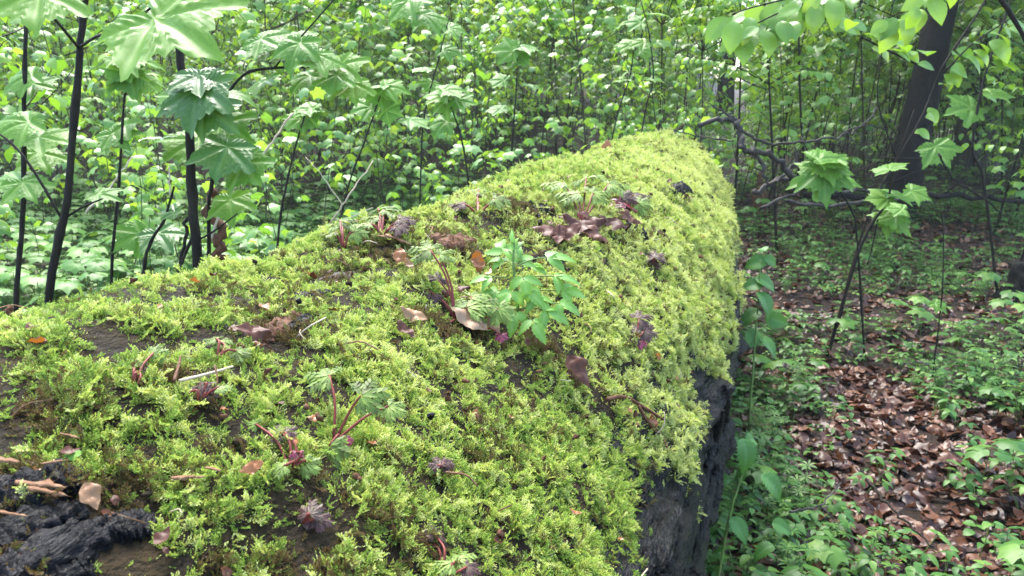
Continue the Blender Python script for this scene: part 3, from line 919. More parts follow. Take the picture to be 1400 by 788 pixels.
# ================================================================== LOW HERBS (GROUND COVER)
def herb_mesh(seed, mat='herb'):
    global rng
    keep = rng; rng = np.random.default_rng(1300 + seed)
    mb = MB()
    kind = seed % 6
    def stalk(p, q, r=0.0009):
        mb.add(tube(np.array([p, (p + q) / 2 + rng.normal(size=3) * 0.004, q]), r, 3, cap=False), mi=1)
    if kind == 0:                    # trefoils
        for _ in range(7):
            q = np.array([rng.normal() * 0.03, rng.normal() * 0.03, 0.03 + 0.04 * rng.random()])
            stalk(q * [0.2, 0.2, 0], q)
            a0 = rng.random() * 6
            for t in range(3):
                a = a0 + t * 2.094
                mb.add(oval(1, 1.0, 4, 2, 0.3, 0.25, 0.62, tip=0), frame((math.cos(a), math.sin(a), -0.1)), q, 0.017 + 0.008 * rng.random())
    elif kind == 1:                  # whorled woodruff
        for _ in range(3):
            b = np.array([rng.normal() * 0.025, rng.normal() * 0.025, 0])
            h = 0.08 + 0.07 * rng.random()
            top = b + [rng.normal() * 0.015, rng.normal() * 0.015, h]
            stalk(b * [1, 1, 0] + [0, 0, -0.01], top)
            for w, u in enumerate((0.4, 0.7, 1.0)):
                c = b + (top - b) * u
                a0 = rng.random() * 6
                for t in range(7):
                    a = a0 + t * 0.9
                    mb.add(oval(1, 0.30, 4, 2, 0.25, 0.2, 0.6), frame((math.cos(a), math.sin(a), 0.25)), c, 0.022 + 0.012 * u * rng.random())
    elif kind == 2:                  # ovate leaves in opposite pairs
        h = 0.07 + 0.08 * rng.random()
        top = np.array([rng.normal() * 0.015, rng.normal() * 0.015, h])
        stalk(np.array([0, 0, -0.01]), top, 0.0013)
        for w, u in enumerate((0.45, 0.75, 1.0)):
            for sg in (0, PI):
                a = w * 1.57 + sg + rng.normal() * 0.3
                d = np.array([math.cos(a), math.sin(a), 0.15])
                mb.add(oval(1, 0.52, 6, 2, 0.4, 0.2, 0.42, 0.06), frame(d), top * u + d * 0.006, 0.042 * (0.7 + 0.5 * rng.random()))
    elif kind == 3:                  # ground-elder style compound leaves
        for _ in range(4):
            a = rng.random() * 6.28
            q = np.array([math.cos(a) * 0.05, math.sin(a) * 0.05, 0.06 + 0.05 * rng.random()])
            stalk(q * [0.1, 0.1, 0], q)
            for t in (-1.1, 0, 1.1):
                d = np.array([math.cos(a + t), math.sin(a + t), -0.05])
                mb.add(oval(1, 0.5, 6, 2, 0.35, 0.2, 0.4, 0.08), frame(d), q + d * 0.004, 0.038 * (0.8 + 0.4 * rng.random()))
    elif kind == 4:                  # rosette with rounded leaves
        for t in range(8):
            a = t * 2.4; d = np.array([math.cos(a), math.sin(a), 0.35])
            q = d * (0.02 + 0.02 * rng.random()) + [0, 0, 0.02]
            stalk(np.zeros(3), q)
            mb.add(oval(1, 0.75, 5, 2, 0.5, 0.15, 0.5, tip=0), frame(d), q, 0.028 * (0.7 + 0.6 * rng.random()))
    else:                            # maple seedling
        h = 0.10 + 0.08 * rng.random()
        top = np.array([0.01, 0, h])
        stalk(np.array([0, 0, -0.01]), top, 0.0015)
        for t in range(4):
            a = t * 1.57 + rng.normal() * 0.2; d = np.array([math.cos(a), math.sin(a), 0.1])
            q = top + d * 0.025
            stalk(top, q)
            mb.add(SYC_LO[t % 3], frame(d - np.array([0, 0, 0.25])), q, 0.045 * (0.8 + 0.5 * rng.random()))
    me = mb.mesh('herb_%d' % seed, [M[mat], M['stem_green']])
    rng = keep
    return me
HERB = [herb_mesh(k) for k in range(12)]
HERB_B = [herb_mesh(k, 'herb_light') for k in range(12)]
HERB_NAME = ['trefoil_herb', 'whorled_herb', 'ovate_leaved_herb', 'compound_leaved_herb', 'rosette_herb', 'maple_seedling']
HERB_LABEL = ['small trefoil herb right of the log', 'whorled narrow leaved herb right of the log',
              'small pair leaved herb right of the log', 'low three leaved herb right of the log',
              'low round leaved rosette right of the log', 'tiny maple seedling right of the log']

def spot_words(q):
    """where on the open ground right of the log something lies"""
    c = int(np.digitize(q[0], [1090, 1220, 1320])); rw = int(np.digitize(q[1], [430, 560, 680]))
    return [['right beside the far flank of the log', 'below the slim sapling leaves', 'below the right tree', 'under the right edge stump'],
            ['right beside the bushy nettle', 'midway between log and grass tuft', 'behind the grass tuft', 'at the right edge past the grass tuft'],
            ['right beside the tall nettle', 'left of the grass tuft', 'in front of the grass tuft', 'at the right edge before the grass tuft'],
            ['beside the black bark at the bottom', 'at the bottom left of the thin twig', 'at the bottom by the thin twig', 'in the bottom right corner']][rw][c]
def build_herbs():
    # right of the log, near
    def field(n, r0, r1, a0, a1, thr, pw=1.0):
        x, y, r = sector_points(n, r0, r1, a0, a1, pw)
        ok = ~on_log(x, y) & (fbm(np.stack([x * 1.6, y * 1.6, 0 * x], -1), 61, 2) + rng.normal(size=n) * 0.45 > thr)
        return x[ok], y[ok], r[ok]
    x1, y1, r1 = field(2300, 1.15, 4.2, -40, 6, -0.08)
    x2, y2, r2 = field(2900, 4.2, 10.0, -28, 6, -0.12)
    x3, y3, r3 = field(8500, 2.4, 9.0, 8, 62, -0.7)
    x4, y4, r4 = field(10000, 9.0, 26.0, -24, 56, -0.7)
    x, y, r = (np.concatenate(q) for q in ((x1, x2, x3, x4), (y1, y2, y3, y4), (r1, r2, r3, r4)))
    right = np.concatenate([np.ones(len(x1) + len(x2), bool), np.zeros(len(x3) + len(x4), bool)])
    z = terrain(x, y) - 0.004
    # kinds come in patches
    kn = noise(np.stack([x * 1.1, y * 1.1, 0 * x], -1), 66) * 3.4 + rng.normal(size=len(x)) * 1.3
    k = np.mod(np.round(kn + 3).astype(int), 6)
    k = np.where((k == 5) & (rng.random(len(x)) < 0.6) & right, 2, k)
    k = np.where(rng.random(len(x)) < 0.5, k + 6, k)
    s = np.where(right, rng.uniform(0.6, 1.15, len(x)) * np.clip(0.9 + 0.05 * r, 0.9, 1.3), rng.uniform(0.9, 1.7, len(x)))
    rz = rng.uniform(0, 6.28, len(x))
    px = to_px(np.stack([x, y, z], 1))
    vis = (px[:, 0] > 960) & (px[:, 0] < 1440) & (px[:, 1] < 830) & right
    order = np.argsort(np.where(vis, r, 1e9))
    ind = order[:int(min(vis.sum(), 300))]
    for i in ind:
        o = link(HERB_NAME[k[i] % 6], HERB[k[i]])
        o.location = (float(x[i]), float(y[i]), float(z[i])); o.scale = (float(s[i]),) * 3
        o.rotation_euler = (float(rng.normal() * 0.12), float(rng.normal() * 0.12), float(rz[i]))
        q = px[i]
        tag(o, HERB_LABEL[k[i] % 6].replace('right of the log', spot_words(q)), 'herb', 'low herbs in the litter right of the log: ' + HERB_NAME[k[i] % 6].replace('_', ' '))
    rest = np.ones(len(x), bool); rest[ind] = False
    rot = np.stack([rng.normal(size=len(x)) * 0.1, rng.normal(size=len(x)) * 0.1, rz], 1)
    for nm, lab, sel in (('ground_cover', 'low green herbs covering the floor right of the log', rest & right), ('herb_layer', 'dense low herbs covering the floor behind the log', rest & ~right)):
        o = scatter(nm, np.stack([x, y, z], 1)[sel], rot[sel], s[sel], k[sel], HERB if nm == 'ground_cover' else HERB_B)
        tag(o, lab, 'ground cover')
    print('herbs', len(x), len(ind))
build_herbs()

# ================================================================== LEAF LITTER
def dead_leaf(seed, mat='dead_leaf', hi=False):
    global rng
    keep = rng; rng = np.random.default_rng(1700 + seed)
    V, F, g = oval(1.0, 0.55 + 0.12 * rng.random(), 14 if hi else 8, 8 if hi else 4, 0, 0.0, 0.48, 0.0, 0.03, 7, seed=seed, torn=0.25)
    c1, c2 = rng.uniform(-1.1, 1.3), rng.uniform(-0.6, 0.9)
    x, y = V[:, 0].copy(), V[:, 1].copy() - 0.5
    ang = rng.uniform(-0.6, 0.6)
    a = x * math.cos(ang) + y * math.sin(ang); b = -x * math.sin(ang) + y * math.cos(ang)
    V[:, 2] += c1 * a * a * 1.2 + c2 * b * b * 0.8 + 0.10 * noise(np.stack([x * 5, y * 5, x * 0], -1), seed) + 0.04 * noise(np.stack([x * 12, y * 12, x * 0], -1), seed)
    V[:, 1] -= 0.5
    V[:, 2] -= np.percentile(V[:, 2], 25)
    rng = keep
    return V, F, g
DEAD = [MB().add(dead_leaf(k), tint=0.5).mesh('dead_leaf_%d' % k, M['dead_leaf']) for k in range(8)]

def build_litter():
    def field(n, r0, r1, a0, a1, pw=1.0):
        x, y, r = sector_points(n, r0, r1, a0, a1, pw)
        ok = ~on_log(x, y)
        return x[ok], y[ok], r[ok]
    A = field(7500, 1.1, 4.0, -42, 6); B = field(9000, 4.0, 10.5, -28, 6); C = field(7000, 2.4, 9.0, 8, 62)
    x, y, r = (np.concatenate(q) for q in zip(A, B, C))
    n = len(x)
    z = terrain(x, y) + 0.002 + 0.02 * rng.random(n) ** 2
    s = rng.uniform(0.032, 0.085, n)
    nz = np.stack([rng.normal(size=n) * 0.38, rng.normal(size=n) * 0.38, np.ones(n)], 1)
    rot = eulers(nz, rng.uniform(0, 6.28, n))
    k = rng.integers(0, len(DEAD), n)
    px = to_px(np.stack([x, y, z], 1))
    vis = (px[:, 0] > 965) & (px[:, 0] < 1420) & (px[:, 1] < 810) & (z - terrain(x, y) > 0.009)
    ind = np.argsort(np.where(vis, r, 1e9))[:int(min(vis.sum(), 300))]
    for i in ind:
        o = link('fallen_leaf', DEAD[k[i]])
        o.location = (float(x[i]), float(y[i]), float(z[i])); o.scale = (float(s[i]),) * 3
        o.rotation_euler = [float(q) for q in rot[i]]
        tag(o, ['flat', 'cupped', 'curled', 'rolled', 'folded', 'arched', 'wavy', 'crumpled'][k[i]] + ' wet brown beech leaf ' + spot_words(px[i]), 'dead leaf', 'wet brown leaves in the litter right of the log')
    rest = np.ones(n, bool); rest[ind] = False
    o = scatter('leaf_litter', np.stack([x, y, z], 1)[rest], rot[rest], s[rest], k[rest], DEAD)
    tag(o, 'wet brown beech leaf litter spread over the forest floor', 'leaf litter')
build_litter()

# ================================================================== HAND-PLACED THINGS
class Thing:
    """an Empty at the thing's base; parts are given in world coordinates"""
    def __init__(self, name, base, label, cat, group=None):
        self.base = np.asarray(base, float)
        self.e = empty(name, base, label, cat, group)
        self.inv = Matrix.Translation([-float(c) for c in self.base])
    def part(self, name, mb, mat, parent=None):
        me = mb.mesh(self.e.name.split('.')[0] + '_' + name, mat) if isinstance(mb, MB) else mb
        return link(name, me, self.e, self.inv)
    def put(self, name, me, loc, R3, s):
        return link(name, me, self.e, self.inv @ mat4(loc, R3, s))

def img_frame(ang, tilt, roll=0.0):
    """leaf frame: tip points at image angle ang (0 right, 90 down); tilt 1 faces the viewer, 0 faces the sky"""
    a = math.radians(ang)
    tip = RT * math.cos(a) - UP * math.sin(a)
    n = unit(-FW * tilt + np.array([0, 0, 1.0]) * (1 - tilt))
    tip = unit(tip - n * (tip @ n))
    return frame(tip, n, roll)

def to_ground(p_low, p_up):
    """follow the stem downwards from its lowest visible point to the ground"""
    d = p_low - p_up
    d = d / max(-d[2], 0.15)
    q = p_low.copy()
    for _ in range(400):
        if q[2] <= float(terrain(q[0], q[1])): break
        q = q + d * 0.01 * np.array([0.6, 0.6, 1])
    q[2] = float(terrain(q[0], q[1])) - 0.02
    return q

def stem_sapling(name, label, pix, depth, r, leaves, cat='sapling', branches=(), mat='stem_dark', hi=True, group=None, ground=True):
    """stem through image points at one distance, single leaves as parts.
    leaves: (px, py, length px, tip angle, tilt, material, depth offset, attach px, attach py)"""
    pts = [P(a, b, depth) for a, b in pix]
    if ground:
        base = to_ground(pts[0], pts[1])
        pts = [base] + pts
    t = Thing(name, pts[0], label, cat, group)
    path = curve(pts, 26)
    nodes = 1 + 0.22 * (np.arange(len(path)) % 5 == 3)
    path = path + rng.normal(size=path.shape) * r * 0.12 * (np.arange(len(path)) > 0)[:, None]
    mb = MB().add(tube(path, np.linspace(r * 1.25, r * 0.7, len(path)) * nodes, 9, rough=0.16, seed=3))
    for br in branches:
        bp, br_r = br[0], br[1]
        bd = br[2] if len(br) > 2 else 0.0
        n = len(bp)
        q = curve([P(a, b, depth + bd * k / (n - 1)) for k, (a, b) in enumerate(bp)], 10)
        mb.add(tube(q, np.linspace(br_r, br_r * 0.6, 10), 6, rough=0.10, seed=4))
    for lf in leaves:
        px, py, L, ang, tilt, mt, dd = lf[:7]
        d = depth + dd
        R3 = img_frame(ang, tilt, rng.normal() * 0.25)
        size = L * d / FPX
        base = P(px, py, d) - R3[:, 1] * size * 0.42
        var = int(rng.integers(4))
        if mt == 'beech':
            me = BEECH_M[var % 3]
        elif mt == 'nettle':
            me = NETTLE_M[var % 2]
        else:
            me = SYC_HI_M[mt][var]
        leaf_o = t.put('leaf', me, base, R3, size * (0.78 if mt.startswith('syc') else 1.0))
        if len(lf) > 8:
            a = P(lf[7], lf[8], depth)
            pr = max(0.0011, r * 0.14)
        else:
            k = int(np.argmin(np.linalg.norm(path - base, axis=1)))
            a = path[k]
            pr = max(0.0009, r * 0.12)
        pme = MB().add(tube(curve([a, (a + base) / 2 + np.array([0, 0, 0.01]), base], 6), pr, 4, cap=False)).mesh('petiole', M['stem_red'] if mat == 'stem_dark' else M['stem_green'])
        link('petiole', pme, leaf_o, leaf_o.matrix_local.inverted() @ t.inv)
    t.part('stem', mb, M[mat])
    return t

BEECH_M = [MB().add(b, tint=0.4 + 0.2 * i).mesh('beech_leaf_%d' % i, M['beech']) for i, b in enumerate(BEECH_HI)]
NETTLE_M = [MB().add(oval(1.0, 0.66, 26, 8, 0.45 + 0.2 * k, 0.22, 0.36, 0.17, 0.012, 8, seed=k), tint=0.5).mesh('nettle_leaf_%d' % k, M['nettle']) for k in range(2)]
S, D, B = 'sycamore', 'sycamore_dark', 'beech'

# ---- the young maples standing left, just behind the log
stem_sapling('maple_sapling', 'tall dark stemmed maple sapling with the big top leaves, second stem from the left edge', [(66, 415), (92, 270), (108, 80), (117, -10), (124, -140)], 2.0, 0.009, [
    (48, 14, 120, 80, 0.45, S, -0.55, 66, 18), (250, 42, 185, 55, 0.35, S, -0.6, 205, 12),
    (210, 25, 90, 160, 0.3, S, -0.5, 205, 12), (150, 268, 46, 30, 0.3, S, 0.1, 140, 272), (8, 175, 70, 120, 0.3, S, 0.1, 20, 200)],
    branches=[([(108, 66), (132, 50), (165, 40), (205, 12)], 0.004, -0.55), ([(108, 66), (78, 30), (66, 18)], 0.004, -0.5), ([(86, 300), (112, 284), (140, 272)], 0.0035), ([(85, 300), (50, 240), (20, 200), (-20, 170)], 0.0035)])
stem_sapling('maple_sapling', 'thickest maple sapling left of centre with dark glossy leaves halfway up its stem', [(271, 365), (263, 260), (257, 160), (245, 75), (238, -10), (232, -120)], 1.95, 0.0105, [
    (262, 150, 100, 95, 0.62, D, -0.12, 256, 175), (300, 160, 70, 40, 0.6, D, -0.1, 256, 175), (232, 140, 55, 170, 0.5, D, -0.08, 256, 175), (272, 118, 75, 80, 0.4, D, -0.1, 250, 118), (300, 225, 82, 95, 0.5, D, -0.08, 262, 238),
    (345, 240, 70, 60, 0.5, S, -0.05, 262, 238), (242, 207, 85, 120, 0.4, S, 0.05, 260, 210), (322, 180, 75, 40, 0.45, S, 0.04, 258, 180), (205, 188, 50, 190, 0.2, D, 0.02, 258, 180),
    (330, 130, 60, 20, 0.3, S, 0.03, 255, 140), (228, 130, 60, 200, 0.4, S, 0.06, 255, 140), (315, 290, 60, 80, 0.5, S, 0.05, 264, 270)],
    branches=[([(266, 320), (252, 350), (243, 385)], 0.005), ([(267, 330), (290, 318), (325, 292)], 0.0028)])
stem_sapling('maple_sapling', 'maple sapling arching out right under a spray of pale leaves at the upper left', [(285, 330), (290, 250), (305, 150), (330, 105), (375, 93), (460, 92)], 2.05, 0.0042, [
    (372, 58, 62, 60, 0.25, S, 0.0, 375, 93), (400, 75, 66, 100, 0.5, S, -0.05, 380, 93), (420, 50, 55, 40, 0.2, S, 0.05, 400, 92), (440, 88, 66, 70, 0.45, S, -0.04, 430, 91), (455, 118, 58, 95, 0.5, S, -0.02, 440, 92),
    (478, 98, 62, 60, 0.4, S, 0.0, 455, 92), (484, 128, 55, 80, 0.5, S, 0.02, 460, 92), (345, 72, 50, 200, 0.25, S, 0.04, 345, 100), (408, 112, 50, 120, 0.4, S, 0.05, 410, 92), (352, 120, 50, 100, 0.4, S, 0.02, 350, 98), (560, 14, 66, 85, 0.5, S, 0, 548, -22), (590, 28, 54, 60, 0.4, S, 0.0, 548, -22)],
    branches=[([(375, 93), (430, 30), (490, -30), (548, -22)], 0.0026)])
stem_sapling('maple_sapling', 'leftmost slender maple sapling with a straight dark stem', [(22, 430), (31, 300), (33, 160), (35, 50), (36, -60)], 2.35, 0.0068, [
    (18, 112, 58, 140, 0.5, S, 0, 33, 130), (62, 118, 52, 30, 0.3, S, 0.05, 33, 130), (78, 190, 66, 20, 0.25, S, 0, 33, 205), (60, 222, 62, 60, 0.45, S, 0.05, 33, 205), (-2, 250, 70, 170, 0.35, S, 0, 32, 260), (40, 262, 62, 60, 0.4, S, -0.1, 32, 260)])
stem_sapling('maple_sapling', 'thin maple sapling with a flat whorl of pale leaves between the two thick stems', [(152, 398), (162, 260), (168, 160), (172, 118)], 2.35, 0.0040, [
    (192, 78, 66, -20, 0.15, S, 0.0), (160, 95, 60, 200, 0.3, S, 0.0), (186, 120, 62, 70, 0.6, S, 0.0), (160, 112, 56, 120, 0.55, S, -0.03), (200, 100, 60, 20, 0.3, S, 0.06), (152, 185, 62, 110, 0.45, S, 0.02), (165, 192, 52, 50, 0.5, S, 0.0)])
stem_sapling('maple_sapling', 'thin curving sapling with a dark leaf tuft, leaning towards the thick stem', [(195, 400), (205, 335), (225, 300), (238, 255)], 2.25, 0.0045, [(228, 288, 30, 200, 0.4, D, 0), (262, 242, 40, 300, 0.3, S, 0), (170, 330, 56, 120, 0.4, S, 0.1), (225, 330, 60, 60, 0.4, D, 0.1)])
for k, (pix, d, lab, lv) in enumerate([
    ([(380, 330), (392, 250), (410, 180), (420, 150)], 3.2, 'small maple sapling behind the log, right of the thick glossy leaved stem', [(410, 148, 40, 200, .3), (432, 150, 38, 20, .3), (400, 170, 36, 120, .5), (428, 168, 36, 60, .5)]),
    ([(575, 250), (580, 160), (600, 80), (615, 20)], 4.4, 'tall thin maple sapling rising behind the log left of the green herb', [(570, 95, 36, 200, .3), (620, 70, 36, 20, .3), (600, 30, 34, 60, .4), (585, 120, 32, 100, .4), (628, 40, 34, 10, .3), (596, 130, 30, 40, .3)]),
    ([(700, 205), (706, 120), (707, 60)], 4.6, 'maple sapling with tiered yellow leaves standing straight behind the log middle', [(685, 68, 40, 200, .3), (728, 66, 40, 20, .3), (700, 85, 36, 110, .5), (716, 80, 34, 60, .5), (676, 110, 32, 200, .3), (735, 118, 32, 20, .4), (672, 150, 34, 170, .4)]),
    ([(880, 165), (893, 110), (888, 50), (876, 0)], 4.9, 'thin bent maple sapling above the far end of the log', [(862, 30, 34, 200, .3), (905, 20, 36, 10, .3), (900, 110, 30, 40, .3), (870, 60, 30, 150, .4), (912, 60, 32, 30, .4)]),
    ([(840, 175), (862, 100), (868, 30), (872, -20)], 5.2, 'straight slender sapling just left of the log far end', [(850, 60, 30, 200, .3), (888, 70, 30, 20, .3), (868, 12, 34, 60, .3), (845, 110, 28, 180, .3)]),
    ([(470, 280), (500, 190), (520, 130)], 3.6, 'leaning maple sapling left of centre with broad pale leaves at its tip', [(505, 118, 44, 190, .3), (545, 120, 42, 10, .3), (522, 140, 40, 80, .5), (490, 150, 40, 150, .4), (540, 155, 36, 40, .4), (575, 170, 44, 40, .4)]),
    ([(640, 245), (628, 180), (612, 135)], 3.9, 'low maple sapling with a cream leaf rosette behind the log middle', [(590, 130, 44, 200, .3), (625, 122, 44, -20, .3), (610, 148, 40, 90, .5), (640, 140, 40, 20, .4), (600, 175, 40, 120, .5)]),
    ]):
    stem_sapling('maple_sapling', lab, pix, d, 0.0042, [(a, b, l, an, ti, S, 0.0) for (a, b, l, an, ti) in lv])

# ---- saplings and leafy sprays on the right
def spray(path, n, size, lo=0.0, drop=0.5):
    """beech leaves alternating along a polyline, in image pixels"""
    out = []
    path = np.asarray(path, float)
    for k in range(n):
        u = (k + 0.5) / n * (len(path) - 1); i = min(int(u), len(path) - 2)
        p = path[i] + (path[i + 1] - path[i]) * (u - i)
        d = path[i + 1] - path[i]; a = math.degrees(math.atan2(d[1], d[0])) + (62 if k % 2 else -62)
        a = a * (1 - drop) + 90 * drop + rng.normal() * 15
        s = size * rng.uniform(0.75, 1.2)
        q = p + np.array([math.cos(math.radians(a)), math.sin(math.radians(a))]) * s * 0.55
        out.append((q[0], q[1], s, a, rng.uniform(0.2, 0.75), B, rng.normal() * 0.06, p[0], p[1]))
    return out

b1 = [(1262, 92), (1215, 70), (1160, 42), (1110, 18), (1050, 5)]
b2 = [(1225, 215), (1200, 140), (1205, 80), (1208, 20)]
b3 = [(1290, 100), (1330, 60), (1390, 20)]
stem_sapling('beech_sapling', 'dark leaning beech sapling crossing in front of the right tree trunk, long spray reaching left', [(1165, 365), (1200, 265), (1258, 165), (1290, 90), (1345, 5), (1375, -70)], 4.3, 0.0062,
    spray(b1, 26, 36) + spray(b3, 10, 38) + spray([(1240, 190), (1262, 160), (1288, 100), (1310, 55)], 8, 28),
    branches=[(b1, 0.006), (b2, 0.0045), (b3, 0.0045), ([(1250, 150), (1232, 200), (1215, 240), (1180, 262)], 0.004)])
c1 = [(1150, -20), (1100, 5), (1060, 20), (1010, 45)]
c2 = [(1180, -30), (1090, -5), (1030, 10), (1000, 20)]
stem_sapling('beech_sapling', 'beech branch drooping yellow green leaves at the top, above the log far end', [(1420, 330), (1425, 120), (1330, -40), (1180, -50), (1100, -10)], 3.1, 0.008,
    spray(c1, 22, 40, drop=0.65) + spray(c2, 18, 42, drop=0.65) + spray([(1300, -45), (1260, 0), (1215, 25)], 14, 42, drop=0.6),
    branches=[(c1, 0.004), (c2, 0.004), ([(1300, -45), (1260, 0), (1215, 25)], 0.004)])
stem_sapling('maple_sapling', 'maple sapling with a fan of pale leaves low in front of the dead branches', [(1172, 330), (1165, 290), (1140, 250), (1120, 232)], 3.9, 0.0045, [
    (1142, 215, 60, -30, 0.25, S, 0), (1118, 218, 56, 200, 0.3, S, 0), (1150, 232, 56, 40, 0.45, S, -0.03), (1105, 243, 64, 165, 0.35, S, 0), (1128, 252, 66, 95, 0.5, S, -0.05), (1165, 250, 40, 30, 0.3, S, 0.05)])
stem_sapling('maple_sapling', 'slim right hand sapling with bright leaves before the foot of the tree trunk', [(1168, 362), (1190, 310), (1213, 275), (1222, 230)], 4.0, 0.0075, [
    (1240, 268, 54, 20, 0.4, S, 0), (1262, 268, 40, 40, 0.5, S, 0), (1205, 300, 50, 160, 0.4, S, 0), (1230, 305, 50, 60, 0.4, S, 0), (1195, 272, 44, 190, 0.3, S, 0), (1215, 225, 44, 280, 0.3, S, 0)],
    branches=[([(1200, 300), (1192, 340), (1186, 362)], 0.004)])
stem_sapling('thin_sapling', 'bare thin stem rising from the litter below the right tree', [(1278, 490), (1288, 400), (1290, 330), (1286, 280)], 3.6, 0.003, [(1288, 420, 24, 60, 0.4, S, 0), (1220, 285, 30, 200, .4, S, 0)])
stem_sapling('thin_sapling', 'dark thin arching stem at the right edge of the picture', [(1345, 250), (1330, 200), (1345, 110), (1375, 20), (1400, -60)], 5.0, 0.007, spray([(1340, 140), (1352, 90), (1375, 25)], 10, 28) + [(1375, 130, 44, 30, .3, S, 0), (1310, 150, 50, 160, .4, S, 0), (1290, 215, 50, 80, .5, S, 0), (1385, 90, 44, 60, .4, S, 0)])

# ---- nettles against the right flank of the log
def nettle(label, pix, depth, r, lv):
    stem_sapling('nettle', label, pix, depth, r, [(a, b, l * 0.86, an, ti, 'nettle', dd) for (a, b, l, an, ti, dd) in lv], cat='nettle', mat='stem_green')
nettle('tall nettle with a broad toothed top leaf beside the dark bark', [(996, 715), (1008, 670), (1019, 638)], 1.75, 0.0028, [
    (1023, 620, 62, 80, 0.55, -0.03), (1060, 662, 60, 45, 0.5, 0.0), (1012, 722, 50, 60, 0.5, -0.02), (1043, 750, 46, 160, 0.4, 0.0), (985, 655, 36, 200, 0.4, 0.03), (1030, 600, 36, -40, 0.3, 0.05), (1070, 720, 40, 30, 0.4, 0.03)])
nettle('bushy nettle standing by the middle of the log right flank', [(1030, 500), (1036, 420), (1040, 355)], 2.9, 0.0032, [
    (1034, 358, 40, 170, 0.4, 0), (1055, 356, 30, 30, 0.5, 0), (1050, 384, 48, 20, 0.4, 0), (1030, 388, 40, 170, 0.4, 0), (1050, 412, 56, 60, 0.5, -0.04), (1026, 430, 44, 150, 0.4, 0), (1062, 438, 44, 30, 0.4, 0), (1030, 462, 44, 120, 0.4, 0), (1052, 470, 44, 60, 0.4, 0), (1042, 338, 26, 260, 0.4, 0)])

# ================================================================== TREES
def leaf_clump(seed, n=70, rad=0.42, size=0.085, mat='beech'):
    global rng
    keep = rng; rng = np.random.default_rng(2100 + seed)
    mb = MB()
    for _ in range(n):
        p = rng.normal(size=3) * np.array([0.5, 0.5, 0.3]) * rad
        a = rng.random() * 6.28
        mb.add(BEECH_LO[rng.integers(2)], frame((math.cos(a), math.sin(a), -0.35), (0, 0, 1), rng.normal() * 0.5), p, size * rng.uniform(0.7, 1.3))
    for _ in range(5):
        q = rng.normal(size=3) * rad * 0.5
        mb.add(tube(np.array([[0, 0, 0], q * 0.5 + [0, 0, 0.03], q]), 0.004, 3, cap=False), mi=1)
    me = mb.mesh('leaf_clump_%d' % seed, [M[mat], M['stem_dark']])
    rng = keep
    return me
CLUMP_FAR = [leaf_clump(10 + k, 170, 0.5, 0.045) for k in range(5)]

def tree(name, base, top, r0, r1, label, mat, crown_n, crown_z, crown_r, limbs=5, mid=None, seed=0, group=None):
    base, top = np.asarray(base, float), np.asarray(top, float)
    t = Thing(name, base, label, 'tree', group)
    m = mid if mid is not None else (base + top) / 2 + rng.normal(size=3) * 0.1 * np.array([1, 1, 0])
    path = curve([base - [0, 0, 0.15], base + (m - base) * 0.25, m, top], 30)
    rr = np.interp(np.linspace(0, 1, 30), [0, 0.04, 0.12, 1], [r0 * 1.45, r0 * 1.15, r0, r1])
    t.part('trunk', MB().add(tube(path, rr, 20, rough=0.09, seed=seed)), M[mat])
    ends = []
    for k in range(limbs):
        i = int(rng.integers(23, 30)); a = rng.random() * 6.28; L = crown_r * rng.uniform(0.5, 0.95)
        e = path[i] + np.array([math.cos(a) * L, math.sin(a) * L, L * 0.55])
        q = curve([path[i], (path[i] + e) / 2 + [0, 0, 0.1 * L], e], 8)
        t.part('limb', MB().add(tube(q, np.linspace(r1 * 0.6, r1 * 0.15, 8), 7, rough=0.08)), M[mat])
        ends.append(q)
    if crown_n:
        c = top + np.array([0, 0, crown_z])
        pts = c + rng.normal(size=(crown_n, 3)) * crown_r * np.array([0.55, 0.55, 0.35])
        for q in ends:
            k = rng.integers(3, 8, crown_n // 6)
            pts = np.concatenate([pts, q[k] + rng.normal(size=(len(k), 3)) * 0.5])
        n = len(pts)
        rot = np.stack([rng.normal(size=n) * .2, rng.normal(size=n) * .2, rng.uniform(0, 6.28, n)], 1)
        o = scatter(name + '_crown', pts - base, rot, rng.uniform(1.1, 1.7, n), rng.integers(0, 5, n), CLUMP_FAR, parent=t.e)
        o.name = 'crown'
    return t

dT = float((TREE - CAM) @ FW)
trunk_mid = P(1258, 150, dT); trunk_top = P(1352, -300, dT + 0.5)
tree('beech_tree', TREE, trunk_top, 0.0215 * dT, 0.017 * dT, 'dark leaning tree trunk on the right among young leaves', 'trunk', 90, 1.5, 3.0, mid=trunk_mid, seed=5)
g2 = hit_ground(1335, 235)
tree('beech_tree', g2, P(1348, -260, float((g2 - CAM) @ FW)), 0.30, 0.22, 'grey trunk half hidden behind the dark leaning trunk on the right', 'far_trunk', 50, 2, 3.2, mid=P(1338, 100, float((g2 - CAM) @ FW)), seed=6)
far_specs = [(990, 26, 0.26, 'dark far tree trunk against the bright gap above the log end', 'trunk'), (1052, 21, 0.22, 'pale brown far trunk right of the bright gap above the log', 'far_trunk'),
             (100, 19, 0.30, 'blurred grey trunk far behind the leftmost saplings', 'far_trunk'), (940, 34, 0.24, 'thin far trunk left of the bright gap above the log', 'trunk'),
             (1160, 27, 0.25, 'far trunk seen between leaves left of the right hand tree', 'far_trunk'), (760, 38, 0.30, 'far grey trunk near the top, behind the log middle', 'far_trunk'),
             (430, 36, 0.30, 'far grey trunk at the top left behind the undergrowth', 'far_trunk'), (1390, 17, 0.24, 'far trunk at the right edge of the picture', 'far_trunk'), (600, 41, 0.28, 'far dark trunk at the top, left of the picture middle', 'trunk')]
